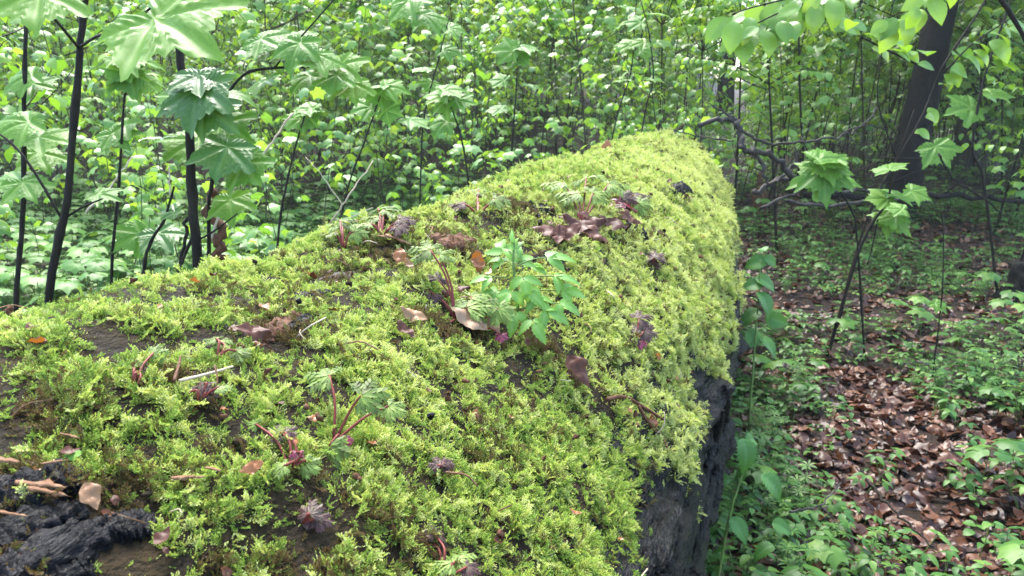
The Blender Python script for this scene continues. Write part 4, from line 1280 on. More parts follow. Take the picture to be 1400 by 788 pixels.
for k, (px, dist, r, lab, mt) in enumerate(far_specs):
    d = ray(px, 150); d = d / np.hypot(d[0], d[1]) * dist
    b = np.array([d[0], d[1], float(terrain(d[0], d[1]))])
    tree('beech_tree', b, b + np.array([rng.normal() * 0.5, rng.normal() * 0.5, 9.0]), r, r * 0.7, lab, mt, 12, 1.5, 3.0, seed=10 + k)

def build_wood():
    """the far wood: foliage closing the view beyond the slope"""
    n = 420
    a = np.radians(rng.uniform(-30, 60, n)); r = rng.uniform(32, 60, n)
    x, y = -np.sin(a) * r, np.cos(a) * r
    z = terrain(x, y) + rng.uniform(0.3, 5.0, n)
    gap = np.abs(np.degrees(a) - 0.7) < 1.9
    keep = ~(gap & (rng.random(n) < 0.93))
    x, y, z = x[keep], y[keep], z[keep]; n = len(x)
    o = scatter('far_woodland', np.stack([x, y, z], 1), np.stack([np.zeros(n), np.zeros(n), rng.uniform(0, 6.28, n)], 1), rng.uniform(3.0, 5.5, n), rng.integers(0, 5, n), CLUMP_FAR)
    tag(o, 'pale green woodland foliage closing the view at the top', 'woodland')
build_wood()

def build_shrubs():
    """young beeches in leaf between the right hand trees"""
    def shrub(seed, h):
        global rng
        keep = rng; rng = np.random.default_rng(2500 + seed)
        st, lf = MB(), MB()
        top = np.array([rng.normal() * .2, rng.normal() * .2, h])
        stem = curve([[0, 0, -0.05], top * 0.5 + rng.normal(size=3) * 0.05, top], 9)
        st.add(tube(stem, np.linspace(0.013, 0.004, 9), 6))
        for b in range(16):
            i = int(rng.integers(2, 9)); a = b * 2.4 + rng.normal() * 0.3; L = rng.uniform(0.35, 0.85) * (1.15 - i / 16)
            e = stem[i] + np.array([math.cos(a) * L, math.sin(a) * L, L * rng.uniform(0.0, 0.4)])
            q = curve([stem[i], (stem[i] + e) / 2 + [0, 0, 0.05], e], 8)
            st.add(tube(q, np.linspace(0.004, 0.0015, 8), 4))
            for k in range(1, 8):
                for sg in (-1, 1):
                    d = unit(q[k] - q[k - 1]); sd = unit(np.cross(d, [0, 0, 1])) * sg
                    lf.add(BEECH_LO[rng.integers(2)], frame(unit(d * 0.5 + sd + np.array([0, 0, -0.45])), (0, 0, 1), rng.normal() * .3), q[k], 0.075 * rng.uniform(0.7, 1.25))
        r = st.mesh('shrub_stem_%d' % seed, M['stem_dark']), lf.mesh('shrub_foliage_%d' % seed, M['beech'])
        rng = keep
        return r
    SH = [shrub(0, 1.9), shrub(1, 2.5), shrub(2, 3.1)]
    spots = [(1075, 6.6, 0), (1010, 7.6, 1), (1112, 8.2, 2), (1160, 9.8, 1), (1375, 8.2, 1), (1410, 6.4, 1), (945, 9.4, 2), (1075, 10.6, 2), (1100, 13.0, 2), (1235, 14.0, 2), (1380, 10.5, 2), (900, 12.5, 2), (1040, 15.0, 2), (1180, 15.5, 2), (1300, 16.0, 2), (820, 15, 2), (1088, 9.2, 1), (1215, 13.5, 2), (1290, 14.5, 2), (1335, 12.0, 2), (1402, 9.0, 2), (1140, 12.5, 2), (1055, 8.8, 0), (1365, 13.5, 2)]
    labs = ['young beech with pale drooping leaves behind the dead branches', 'young beech just behind the log far end', 'tall young beech left of the right hand tree trunk', 'young beech close to the left side of the right hand trunk',
            'tall young beech right of the dark trunk', 'young beech at the right picture edge', 'young beech behind and left of the log end', 'tall young beech right of the bright gap', 'far young beech under the bright gap, right side', 'young beech hidden behind the dark right trunk',
            'far young beech at the right picture edge', 'far young beech left above the log end', 'far young beech below the bright gap', 'far young beech midway between gap and right trunk', 'far young beech behind the right trunk', 'far young beech above the middle of the log', 'young beech amid the brushwood behind the log end', 'leafy young beech just left of and behind the right trunk', 'leafy young beech just right of and behind the right trunk', 'young beech filling the space between the two right trunks',
            'bushy young beech leaning in at the right edge', 'young beech well behind the brushwood heap', 'low young beech beside the crooked dead branch', 'far leafy young beech towards the right edge']
    for (px, dist, k), lab in zip(spots, labs):
        d = ray(px, 200); d = d / np.hypot(d[0], d[1]) * dist
        e = empty('young_beech', (d[0], d[1], float(terrain(d[0], d[1]))), lab, 'young tree', 'young beeches beyond the log')
        e.rotation_euler = (0, 0, float(rng.uniform(0, 6.28))); s = float(rng.uniform(0.85, 1.15)); e.scale = (s, s, s)
        link('stem', SH[k][0], e); link('foliage', SH[k][1], e)
build_shrubs()

# ================================================================== DEAD WOOD ROUND THE LOG
def branch(name, label, specs, mat, cat='branch', depth=None, sides=10, rough=0.28, base=None):
    """specs: list of (part name, [(px, py, depth)...], r0, r1)"""
    first = P(*specs[0][1][0])
    t = Thing(name, first if base is None else base, label, cat)
    for k, (pn, pix, r0, r1) in enumerate(specs):
        n = max(10, 5 * len(pix))
        q = curve([P(*p) for p in pix], n)
        q[1:-1] += rng.normal(size=(n - 2, 3)) * min(0.012, 0.6 * r0)
        t.part(pn, MB().add(tube(q, np.linspace(r0, r1, n), sides, rough=rough, seed=k)), M[mat])
    return t
branch('dead_branch', 'crooked grey dead branch lying over the far end of the log', [
    ('limb', [(955, 172, 5.0), (985, 165, 5.0), (1004, 163, 5.0), (1011, 178, 4.98), (1014, 200, 4.95), (1020, 208, 4.95), (1036, 207, 5.0), (1062, 218, 5.1), (1085, 245, 5.2)], 0.015, 0.019),
    ('side_branch', [(1010, 172, 5.0), (1030, 190, 5.0), (1062, 196, 5.0), (1100, 195, 5.0), (1150, 186, 5.0), (1180, 170, 5.0), (1200, 148, 5.0)], 0.011, 0.005),
    ('twig', [(1004, 163, 5.0), (985, 150, 5.0), (965, 140, 5.0)], 0.008, 0.003),
    ('side_twig', [(1036, 207, 5.0), (1045, 240, 5.0), (1052, 262, 5.0)], 0.014, 0.006),
    ('twig', [(1150, 186, 5.0), (1160, 178, 5.0), (1190, 172, 5.0), (1215, 180, 5.0)], 0.005, 0.002)], 'dead_wood')
branch('dead_branch', 'tangle of dark broken twigs on the ground behind the log end', [
    ('limb', [(1030, 262, 5.2), (1075, 245, 5.3), (1130, 262, 5.4), (1190, 262, 5.5)], 0.018, 0.010),
    ('twig', [(1040, 285, 5.0), (1090, 262, 5.2), (1125, 240, 5.3)], 0.010, 0.004), ('twig', [(1060, 250, 5.2), (1085, 225, 5.3), (1088, 200, 5.3)], 0.010, 0.004),
    ('twig', [(1075, 275, 5.0), (1130, 282, 5.2), (1200, 272, 5.3), (1270, 276, 5.5)], 0.012, 0.006), ('twig', [(1080, 230, 5.3), (1120, 215, 5.3), (1165, 222, 5.4)], 0.007, 0.003)], 'dead_wood', base=hit_ground(1060, 285))
def brush():
    """dark brushwood heaped behind the log end"""
    c = hit_ground(1075, 282)
    t = Thing('brushwood_heap', c, 'dark heap of fine dead brushwood right behind the log end', 'brushwood')
    for k in range(46):
        px, py, d = rng.uniform(1025, 1260), rng.uniform(185, 285), rng.uniform(5.2, 6.4)
        a = math.radians(rng.normal() * 38 + (0 if rng.random() < 0.7 else 90)); L = rng.uniform(25, 85)
        q = curve([P(px, py, d), P(px + L * math.cos(a) * 0.5, py - L * math.sin(a) * 0.5 + rng.normal() * 6, d + rng.normal() * .1), P(px + L * math.cos(a), py - L * math.sin(a) + rng.normal() * 8, d + rng.normal() * .2)], 8)
        r = rng.uniform(0.002, 0.006)
        t.part('twig', MB().add(tube(q, np.linspace(r, r * 0.4, 8), 5, rough=0.15, seed=k)), M['stem_dark'])
brush()
branch('dead_twig', 'fine dark twigs sticking out over the log far end, left side', [
    ('twig', [(1003, 193, 4.9), (960, 188, 4.9), (920, 178, 4.9), (900, 176, 4.9)], 0.005, 0.002), ('twig', [(955, 188, 4.9), (942, 172, 4.9), (938, 160, 4.9)], 0.003, 0.0015), ('twig', [(920, 178, 4.9), (938, 196, 4.85), (965, 204, 4.8)], 0.003, 0.0015)], 'dead_wood', 'twig')
branch('fallen_bough', 'dark dead bough lying across the ground at the foot of the right tree', [
    ('limb', [(1105, 268, 6.6), (1200, 272, 6.8), (1290, 268, 7.2), (1400, 276, 7.4)], 0.028, 0.02), ('twig', [(1290, 268, 7.2), (1310, 250, 7.2), (1340, 240, 7.2)], 0.01, 0.004)], 'trunk', 'bough')
branch('fallen_twig', 'thin brown twig on the litter at the lower right', [('twig', [(1184, 655, 2.18), (1215, 690, 2.07), (1245, 720, 2.0), (1276, 748, 1.92)], 0.004, 0.0025)], 'stem_dark', 'twig', base=hit_ground(1230, 705))
branch('fallen_twig', 'dark thin twig leaning from the right tree foot down to the litter', [('twig', [(1283, 210, 4.6), (1300, 240, 4.6), (1330, 262, 4.6), (1370, 290, 4.7)], 0.007, 0.004)], 'stem_dark', 'twig')
branch('fallen_twig', 'brown twig with a fork lying in the herbs near the nettle', [('twig', [(1080, 700, 2.0), (1120, 690, 2.05), (1150, 660, 2.15)], 0.003, 0.002), ('twig', [(1120, 690, 2.05), (1140, 710, 2.0)], 0.002, 0.0012)], 'dead_wood', 'twig', base=hit_ground(1110, 690))
branch('dry_stalk', 'long pale dry stalk slanting up right of the glossy leaved sapling', [('stalk', [(284, 336, 2.3), (312, 268, 2.3), (345, 228, 2.3), (372, 195, 2.32), (400, 155, 2.35)], 0.0042, 0.0026)], 'stem_tan', 'stalk')
branch('dry_stalk', 'short pale dry stalk between the two thick sapling stems', [('stalk', [(118, 292, 3.0), (145, 262, 3.0), (182, 214, 3.0)], 0.0052, 0.003)], 'stem_tan', 'stalk')
branch('dry_stalk', 'thin pale dry stalk standing left of the thick sapling', [('stalk', [(233, 275, 2.6), (231, 228, 2.6)], 0.003, 0.002)], 'stem_tan', 'stalk')
branch('dry_stalk', 'pale straw slanting up behind the log left of centre', [('stalk', [(450, 308, 2.2), (475, 270, 2.2), (510, 220, 2.25)], 0.0025, 0.0014)], 'stem_tan', 'stalk')
branch('dry_stalk', 'pale straw crossing low along the log left edge', [('stalk', [(405, 330, 1.9), (450, 312, 1.9), (510, 284, 1.95)], 0.0022, 0.0012)], 'stem_tan', 'stalk')
branch('dry_stalk', 'faint thin straw leaning left behind the log, left of centre', [('stalk', [(468, 280, 2.6), (440, 240, 2.6), (418, 215, 2.6)], 0.002, 0.001)], 'stem_tan', 'stalk')
branch('rotten_snag', 'broken reddish brown rotten stem behind the thick sapling', [('stem', [(303, 385, 2.3), (302, 340, 2.3), (292, 295, 2.3), (293, 258, 2.3)], 0.017, 0.013)], 'rot_wood', 'snag', rough=0.35, sides=12)
branch('dead_sapling', 'dark thin dead sapling leaning left of the thick sapling', [('stem', [(243, 385, 2.0), (252, 330, 2.0), (259, 285, 2.0)], 0.005, 0.004)], 'stem_dark', 'sapling')
st0 = hit_ground(1395, 412)
tS = Thing('mossy_stump', st0, 'low dark rotten stump at the right picture edge', 'stump')
mbq = MB().add(tube(curve([st0 - [0, 0, .1], st0 + [0, 0, .05], st0 + [.03, 0, .18], st0 + [.05, 0, .23]], 12), [.15, .145, .14, .13, .125, .12, .12, .115, .11, .10, .08, .03], 22, rough=0.3, seed=8))
tS.part('stump', mbq, M['trunk'])
st1 = hit_ground(1036, 292)
tS = Thing('rotten_stump', st1, 'rusty brown splintered stump against the far right flank of the log', 'stump')
tS.part('stump', MB().add(tube(curve([st1 - [0, 0, .1], st1 + [0, 0, .12], st1 + [.02, 0, .3], st1 + [.0, 0, .42]], 12), np.linspace(0.085, 0.045, 12), 14, rough=0.4, seed=9)), M['rot_wood'])

# grass tuft
gq = hit_ground(1287, 570)
tG = Thing('grass_tuft', gq, 'tuft of upright green grass blades in the litter on the right', 'grass tuft')
for k in range(20):
    a = rng.uniform(0, 6.28); L = rng.uniform(0.07, 0.135)
    d = np.array([math.cos(a) * 0.32, math.sin(a) * 0.32, 1.0])
    me = MB().add(oval(1, 0.05, 7, 2, 0.3, 0.3, 0.3), frame(unit(d), (math.cos(a), math.sin(a), 0.2)), (0, 0, 0), 1).mesh('grass_blade', M['grass'])
    link('blade', me, tG.e, mat4((rng.normal() * .012, rng.normal() * .012, -0.004), np.eye(3), L))

# ================================================================== THINGS ON THE LOG
def lp(px, py, lift=0.008):
    y, t = hit_log(px, py)
    y, t = np.array([y]), np.array([t])
    return log_pt(y, t, lift)[0], log_n(y, t)[0]

def ppm(p):
    return FPX / float((np.asarray(p) - CAM) @ FW)     # pixels per metre there

# ---- bark: black wet ridges at the lower left
def ridge(name, pix, r0, seed, mat='bark_black', flat=0.7, lift=0.0, rough=0.32):
    q, N_ = [], []
    for a, b in pix:
        p, n = lp(a, b, lift); q.append(p); N_.append(n)
    pts = curve(q, 44)
    n = unit(np.mean(N_, 0))
    prof = np.sin(np.linspace(0.12, PI - 0.12, 44)) ** 0.35
    V, F, g = tube(pts, r0 * prof, 30, rough=rough, seed=seed)
    c = pts[np.clip(np.arange(len(V)) // 30, 0, 43)]
    off = V - c
    V = c + off - n * (off @ n)[:, None] * (1 - flat)
    V = V + r0 * (0.22 * noise(V * np.array([330, 50, 330]), seed) + 0.12 * noise(V * np.array([800, 160, 800]), seed + 1))[:, None] * n
    on_log_part(name, MB().add((V, F, g)).mesh('log_' + name, M[mat]))
ridge('bark_ridge', [(-40, 690), (10, 668), (72, 645), (108, 640)], 0.017, 1)
ridge('bark_ridge', [(-40, 735), (20, 712), (70, 694), (118, 676)], 0.013, 2)
ridge('bark_ridge', [(-40, 790), (20, 765), (80, 738), (140, 712), (165, 700)], 0.014, 3)
ridge('bark_ridge', [(45, 790), (90, 768), (130, 752)], 0.010, 4)
ridge('bark_ridge', [(150, 712), (185, 702), (222, 700)], 0.012, 5)
ridge('bark_ridge', [(60, 640), (90, 632), (125, 630)], 0.010, 6)
ridge('bark_ridge', [(-60, 815), (0, 800), (60, 778)], 0.012, 7)
for k, pl in enumerate([
        [(890, 800), (897, 760), (908, 715)], [(908, 800), (916, 750), (930, 700)], [(926, 800), (936, 745), (950, 690), (962, 650)], [(940, 800), (949, 745), (963, 690), (975, 645)],
        [(952, 800), (960, 750), (971, 700), (984, 650)], [(962, 790), (970, 735), (982, 680), (990, 640)], [(972, 640), (984, 600), (995, 560)], [(985, 620), (993, 580), (1001, 540)],
        [(996, 530), (1004, 490), (1009, 455)], [(1004, 470), (1010, 430), (1014, 400)], [(1012, 395), (1015, 350), (1014, 315)], [(1012, 310), (1010, 280), (1006, 255)]]):
    ridge('bark_ridge', pl, 0.0115 + 0.003 * (k % 3), 31 + k, 'bark_wet', flat=0.95, rough=0.22)
ridge('bark_plate', [(420, 378), (450, 372), (488, 364)], 0.014, 8, 'dead_wood', 0.35)
ridge('bark_plate', [(398, 402), (425, 394), (455, 388)], 0.012, 9, 'bark_wet', 0.5)
ridge('rotten_lump', [(360, 450), (380, 440), (400, 428), (412, 420)], 0.010, 10, 'rot_wood', 0.7, rough=0.6)
ridge('rotten_lump', [(398, 440), (412, 432), (425, 422)], 0.010, 11, 'bark_wet', 0.8)
ridge('bark_plate', [(690, 283), (720, 279), (755, 280)], 0.025, 12, 'bark_wet', 0.4)
ridge('bark_lump', [(920, 262), (932, 258), (944, 262)], 0.030, 13, 'bark_wet', 0.8)
ridge('bark_lump', [(855, 302), (872, 312), (884, 322)], 0.022, 14, 'bark_wet', 0.7)
ridge('bark_lump', [(898, 318), (908, 322), (918, 330)], 0.020, 15, 'bark_wet', 0.7)
ridge('bark_lump', [(735, 350), (757, 346), (775, 356)], 0.018, 16, 'bark_wet', 0.5)
ridge('bark_lump', [(590, 320), (615, 324), (650, 322)], 0.020, 17, 'rot_wood', 0.5)
ridge('bark_lump', [(878, 640), (884, 665), (888, 690)], 0.010, 18, 'bark_wet', 0.8)

# ---- fallen leaves and splinters on the moss
LEAFB = {m: [MB().add(dead_leaf(60 + k, hi=True), tint=0.5).mesh('log_leaf_%s_%d' % (m, k), M[m]) for k in range(3)] for m in ('dead_tan', 'dead_orange', 'dead_brown')}
def log_leaf(px, py, L, ang, mat, label, tilt=0.35, lift=0.010, var=0):
    p, n = lp(px, py, lift)
    a = math.radians(ang)
    tip = RT * math.cos(a) - UP * math.sin(a)
    nn = unit(n * (1 - tilt) - FW * tilt)
    tip = unit(tip - nn * (tip @ nn))
    R3 = frame(tip, nn)
    o = link('fallen_leaf', LEAFB[mat][var % 3], None, mat4(p, R3, L / ppm(p)))
    tag(o, label, 'dead leaf')
log_leaf(640, 438, 62, 200, 'dead_tan', 'large pale tan dead leaf at the foot of the green herb on the log', 0.3, 0.014, 0)
log_leaf(672, 446, 36, 60, 'dead_tan', 'small tan dead leaf overlapping the large tan one on the log', 0.3, 0.014, 1)
log_leaf(565, 430, 42, 10, 'dead_tan', 'tan leaf left of the large tan leaf amid red stems', 0.3, 0.012, 2)
log_leaf(556, 450, 34, 60, 'dead_brown', 'purplish brown leaf just below the tan leaves on the log', 0.3, 0.010, 1)
log_leaf(788, 510, 54, 70, 'dead_brown', 'smooth brown oval leaf lying on the moss right of the herb', 0.45, 0.016, 0)
log_leaf(546, 354, 30, 95, 'dead_orange', 'small orange leaf standing on the moss left of the herb', 0.7, 0.014, 0)
log_leaf(560, 362, 22, 60, 'dead_tan', 'tiny tan leaf touching the small orange leaf on the moss', 0.6, 0.012, 1)
log_leaf(652, 364, 34, 85, 'dead_orange', 'amber leaf standing upright just left of the green herb', 0.75, 0.018, 1)
log_leaf(630, 392, 34, 150, 'dead_brown', 'dark brown leaf in the hollow below the amber leaf', 0.3, 0.008, 2)
log_leaf(345, 456, 50, 170, 'dead_brown', 'reddish brown curled leaf on the rotten lump at left', 0.35, 0.014, 2)
log_leaf(122, 690, 46, 70, 'dead_tan', 'pinkish tan leaf scrap on the black bark ridge', 0.4, 0.018, 0)
log_leaf(829, 206, 26, 100, 'dead_orange', 'orange leaf at the back edge of the log top', 0.7, 0.02, 2)
log_leaf(430, 570, 20, 170, 'dead_orange', 'tiny orange leaf scrap on the moss near the front cranesbill', 0.4, 0.010, 0)
log_leaf(345, 637, 34, 150, 'dead_orange', 'rusty curled leaf scrap in the moss left of the front herb', 0.4, 0.010, 1)
log_leaf(895, 575, 22, 60, 'dead_orange', 'rusty leaf scrap beside the forked twig on the moss', 0.4, 0.010, 1)
log_leaf(738, 412, 26, 20, 'dead_orange', 'yellowish leaf half hidden behind the herb leaves', 0.5, 0.012, 2)
heap = [(745, 318, 46, 190), (770, 322, 50, 150), (790, 312, 56, 20), (812, 322, 46, 60), (835, 310, 54, 340), (805, 304, 44, 200), (860, 300, 40, 10), (778, 306, 40, 240), (760, 328, 36, 100)]
hl = ['leftmost', 'low left', 'middle', 'low right', 'rightmost large', 'upper middle', 'small outer right', 'upper left', 'lowest']
for k, ((a, b, L, an), w) in enumerate(zip(heap, hl)):
    log_leaf(a, b, L, an, 'dead_brown', w + ' leaf of the reddish brown heap behind the green herb', 0.25, 0.014 + 0.004 * (k % 3), k)

def splinter(px, py, L, ang, w, label, lift=0.014, curvev=0.1):
    p, n = lp(px, py, lift)
    a = math.radians(ang)
    tip = RT * math.cos(a) - UP * math.sin(a)
    tip = unit(tip - n * (tip @ n)); sd = np.cross(tip, n)
    s = L / ppm(p)
    u = np.linspace(-0.5, 0.5, 9)
    pts = p + tip * (u * s)[:, None] + n * (curvev * s * (0.25 - u * u))[:, None]
    V, F, g = tube(pts, w * 0.75 / ppm(p) * np.array([.5, .9, .7, 1, .8, 1.05, .7, .5, .1]), 4, rough=0.9, seed=int(px))
    V = V - n * (((V - p) @ n) * 0.65)[:, None]
    o = link('wood_splinter', MB().add((V - p, F, g)).mesh('wood_splinter', M['wood_chip']), None, mat4(p, np.eye(3)))
    tag(o, label, 'wood splinter')
splinter(55, 668, 62, -22, 9, 'split tan wood splinter lying on the black bark, upper one')
splinter(68, 678, 56, -16, 6, 'split tan wood splinter lying on the black bark, lower one')
splinter(10, 707, 50, -22, 4, 'thin pinkish splinter at the left picture edge on black bark')
splinter(75, 635, 40, -58, 4, 'slim tan splinter standing in the moss above the bark ridges')
splinter(5, 635, 40, -20, 7, 'tan wood chip at the left picture edge above the bark')
splinter(256, 656, 44, -24, 6, 'tan splinter resting on the moss right of the bark ridges')
splinter(290, 645, 24, 20, 4, 'little tan splinter end beside the longer one on the moss')
splinter(95, 600, 26, -12, 4, 'small tan wood chip in the moss near the left edge')
splinter(545, 330, 40, 20, 5, 'tan wood sliver at the back of the log top, left of centre')
splinter(530, 326, 30, -10, 4, 'shorter tan sliver beside the tan sliver on the log top')

def log_twig(name, label, parts, mat, cat='twig', lift=0.012):
    t = None
    for pn, pix, r0, r1 in parts:
        q = curve([lp(a, b, lift)[0] for a, b in pix], 16)
        if t is None:
            t = Thing(name, q[0], label, cat)
        t.part(pn, MB().add(tube(q, np.linspace(r0, r1, 16), 8, rough=0.18, seed=int(pix[0][0]))), M[mat])
log_twig('forked_twig', 'brown forked twig lying on the moss at the right side of the log', [('twig', [(830, 546), (850, 543), (872, 552), (907, 574)], 0.0034, 0.0022), ('twig_fork', [(872, 554), (886, 578), (904, 597), (914, 616)], 0.0026, 0.0018)], 'rot_wood')
log_twig('dry_twig', 'thin tan dead twig on the moss left of the rotten lump', [('twig', [(245, 522), (285, 512), (318, 502)], 0.0014, 0.0009)], 'stem_tan')
log_twig('dry_twig', 'short dark twig standing by the faded cranesbill, left of centre', [('twig', [(238, 522), (244, 500), (247, 488)], 0.0014, 0.0009)], 'rot_wood')
log_twig('dry_twig', 'short brown twig lying below the leaf heap', [('twig', [(700, 345), (725, 350), (760, 338)], 0.0016, 0.001)], 'rot_wood')

# ---- cranesbills (herb with red stems and cut leaves) on the log
def cut_leaf(seed):
    """five leaflets, each with side lobes; base at the origin along +Y"""
    global rng
    keep = rng; rng = np.random.default_rng(3100 + seed)
    mb = MB()
    for a in (-1.75, -0.9, 0, 0.9, 1.75):
        L = {0: 0.62}.get(a, 0.56 if abs(a) < 1 else 0.42)
        d = np.array([math.sin(a), math.cos(a), -0.15 + 0.1 * rng.normal()])
        mb.add(oval(1, 0.34, 6, 2, 0.3, 0.2, 0.5), frame(d), d * 0.03, L, tint=rng.random())
        for u in (0.35, 0.55, 0.75):
            for sg in (-1, 1):
                e = a + sg * 0.75
                dd = np.array([math.sin(e), math.cos(e), -0.2])
                mb.add(oval(1, 0.36, 4, 2, 0.3, 0.15, 0.5), frame(dd), d * L * u * 0.95, L * (0.52 - 0.3 * (u - 0.35)), tint=rng.random())
    rng = keep
    return mb
CUT = {m: [cut_leaf(k).mesh('cut_leaf_%s_%d' % (m, k), M[m]) for k in range(3)] for m in ('robert', 'purple', 'ruby')}
def cranesbill(label, base, leaves, name='cranesbill', stem='stem_red', r=0.0011):
    """base pixel; leaves: (px, py, size px, tip angle, tilt, material, height px above the moss)"""
    b, n = lp(*base, 0.0)
    t = Thing(name, b, label, 'herb')
    d0 = float((b - CAM) @ FW)
    mb = MB()
    for k, (px, py, L, ang, tilt, mt, dd) in enumerate(leaves):
        d = d0 + dd
        R3 = img_frame(ang, tilt, rng.normal() * 0.2)
        s = L * d / FPX
        q = P(px, py, d) - R3[:, 1] * s * 0.35
        mb.add(tube(curve([b, (b + q) / 2 + n * 0.006 + rng.normal(size=3) * 0.002, q], 8), np.linspace(r * 1.2, r * 0.8, 8), 5))
        t.put('leaf', CUT[mt][k % 3], q, R3, s)
    t.part('stems', mb, M[stem])
    return t
R_, U_, Y_ = 'robert', 'purple', 'ruby'
cranesbill('cut leaved cranesbill with pale green leaves at the front middle of the log', (464, 592), [(516, 536, 66, -20, .5, R_, 0), (430, 510, 62, 200, .35, R_, .03), (452, 628, 60, 80, .5, R_, -.03), (545, 560, 46, 30, .4, R_, .02), (476, 604, 22, 60, .4, Y_, 0)])
cranesbill('purple cranesbill with a ruby bud left of the front green cranesbill', (405, 628), [(372, 590, 36, 190, .4, U_, .02), (398, 585, 30, -60, .4, U_, .02), (404, 625, 24, 90, .4, Y_, 0), (428, 640, 40, 40, .4, R_, 0), (340, 578, 30, 200, .4, R_, .03), (375, 640, 38, 150, .3, R_, -.02)])
cranesbill('small dark purple cranesbill low at the front, below the ruby one', (425, 700), [(425, 690, 42, -90, .5, U_, 0), (408, 712, 34, 170, .4, U_, 0), (446, 712, 38, 20, .4, U_, 0)])
cranesbill('purple star shaped cranesbill rosette on the left front moss', (275, 538), [(272, 535, 40, 100, .4, U_, 0), (250, 535, 30, 190, .4, U_, 0), (292, 538, 30, 10, .4, U_, 0), (310, 528, 30, -20, .3, R_, 0)])
cranesbill('faded greyish cranesbill tuft on the moss left of the purple star', (185, 515), [(172, 500, 40, 210, .35, R_, .02), (200, 505, 38, -20, .35, U_, .02), (222, 480, 34, -40, .3, R_, .04), (182, 528, 30, 100, .4, U_, 0)])
cranesbill('faded cranesbill with thin stems by the rotten lump', (300, 478), [(310, 465, 36, -20, .3, R_, .02), (335, 482, 36, 20, .3, R_, 0), (285, 462, 32, 200, .3, R_, .02)])
cranesbill('grey green cranesbill leaning over the bottom picture edge', (612, 785), [(640, 758, 46, -30, .4, R_, .02), (602, 768, 46, 190, .4, R_, 0), (595, 722, 40, -100, .4, U_, .03), (650, 778, 36, 20, .4, U_, 0), (570, 735, 30, 200, .4, Y_, .03)])
cranesbill('small purple leaved cranesbill on the moss at centre front', (602, 640), [(598, 628, 34, 250, .4, U_, 0), (616, 634, 28, 20, .4, U_, 0), (585, 640, 26, 170, .4, R_, 0)])
cranesbill('red stemmed cranesbill with wilted leaves left of the fresh green herb', (628, 428), [(570, 338, 56, 210, .3, R_, .02), (612, 342, 44, -60, .3, R_, .03), (560, 392, 52, 190, .3, U_, .02), (580, 410, 44, 120, .4, U_, 0), (600, 375, 34, -90, .4, U_, .03), (612, 462, 46, 80, .4, U_, -.02), (590, 458, 40, 140, .4, U_, -.02)], r=0.0014)
cranesbill('dark green cut leaved cranesbill at the foot of the fresh herb', (655, 440), [(650, 408, 66, -70, .35, R_, 0), (672, 420, 62, 40, .35, R_, 0), (635, 425, 46, 170, .4, R_, 0), (660, 402, 50, -30, .3, R_, .04), (690, 432, 46, 60, .5, R_, -.02), (685, 463, 22, 90, .4, Y_, -.02)])
cranesbill('red stemmed cranesbill with pale leaves behind the leaf heap', (798, 300), [(772, 262, 56, 210, .25, R_, .05), (752, 248, 52, 200, .2, R_, .1), (850, 250, 52, -20, .25, R_, .1), (825, 262, 46, -40, .25, R_, .05), (800, 238, 50, -90, .2, R_, .15)], r=0.002)
cranesbill('ruby red cranesbill rosette on the log top behind the leaf heap', (850, 280), [(848, 274, 46, 250, .4, Y_, 0), (862, 272, 40, 20, .4, U_, 0), (835, 278, 36, 180, .4, U_, 0), (880, 265, 42, -20, .3, U_, .05), (885, 280, 36, 30, .3, R_, 0)], r=0.002)
cranesbill('purple wiry cranesbill on the bright moss at the right of the log', (872, 462), [(870, 445, 44, -90, .4, U_, .02), (885, 432, 40, -40, .35, U_, .02), (858, 455, 36, 200, .4, U_, 0), (892, 455, 34, 20, .4, U_, 0), (874, 472, 26, 90, .4, Y_, -.01)], r=0.0014)
cranesbill('dark purple cranesbill below the black bark lumps on the right', (895, 358), [(893, 345, 34, -90, .4, U_, 0), (905, 355, 30, 30, .4, U_, 0), (880, 355, 30, 170, .4, U_, 0)], r=0.0014)
cranesbill('reddish cranesbill patch at the left back edge of the log', (522, 318), [(505, 295, 46, 200, .25, R_, .05), (540, 285, 46, -30, .25, R_, .05), (560, 300, 40, 10, .25, U_, 0), (490, 305, 44, 190, .25, R_, 0), (520, 280, 44, -90, .2, R_, .08), (552, 312, 34, 40, .3, U_, -.02)], r=0.0018)
cranesbill('pale leaved cranesbill on the left back edge, nearest the straw', (470, 330), [(455, 305, 42, 210, .25, R_, .05), (480, 300, 42, -40, .25, R_, .05), (495, 318, 36, 10, .25, R_, 0), (446, 318, 36, 180, .25, R_, 0)], r=0.0016)
cranesbill('low cranesbill at the back of the log behind the fresh herb', (655, 285), [(640, 268, 44, 200, .2, R_, .1), (668, 262, 44, -30, .2, R_, .1), (690, 272, 40, 20, .2, R_, 0), (620, 278, 36, 180, .25, U_, 0), (655, 255, 40, -90, .2, R_, .15)], r=0.002)

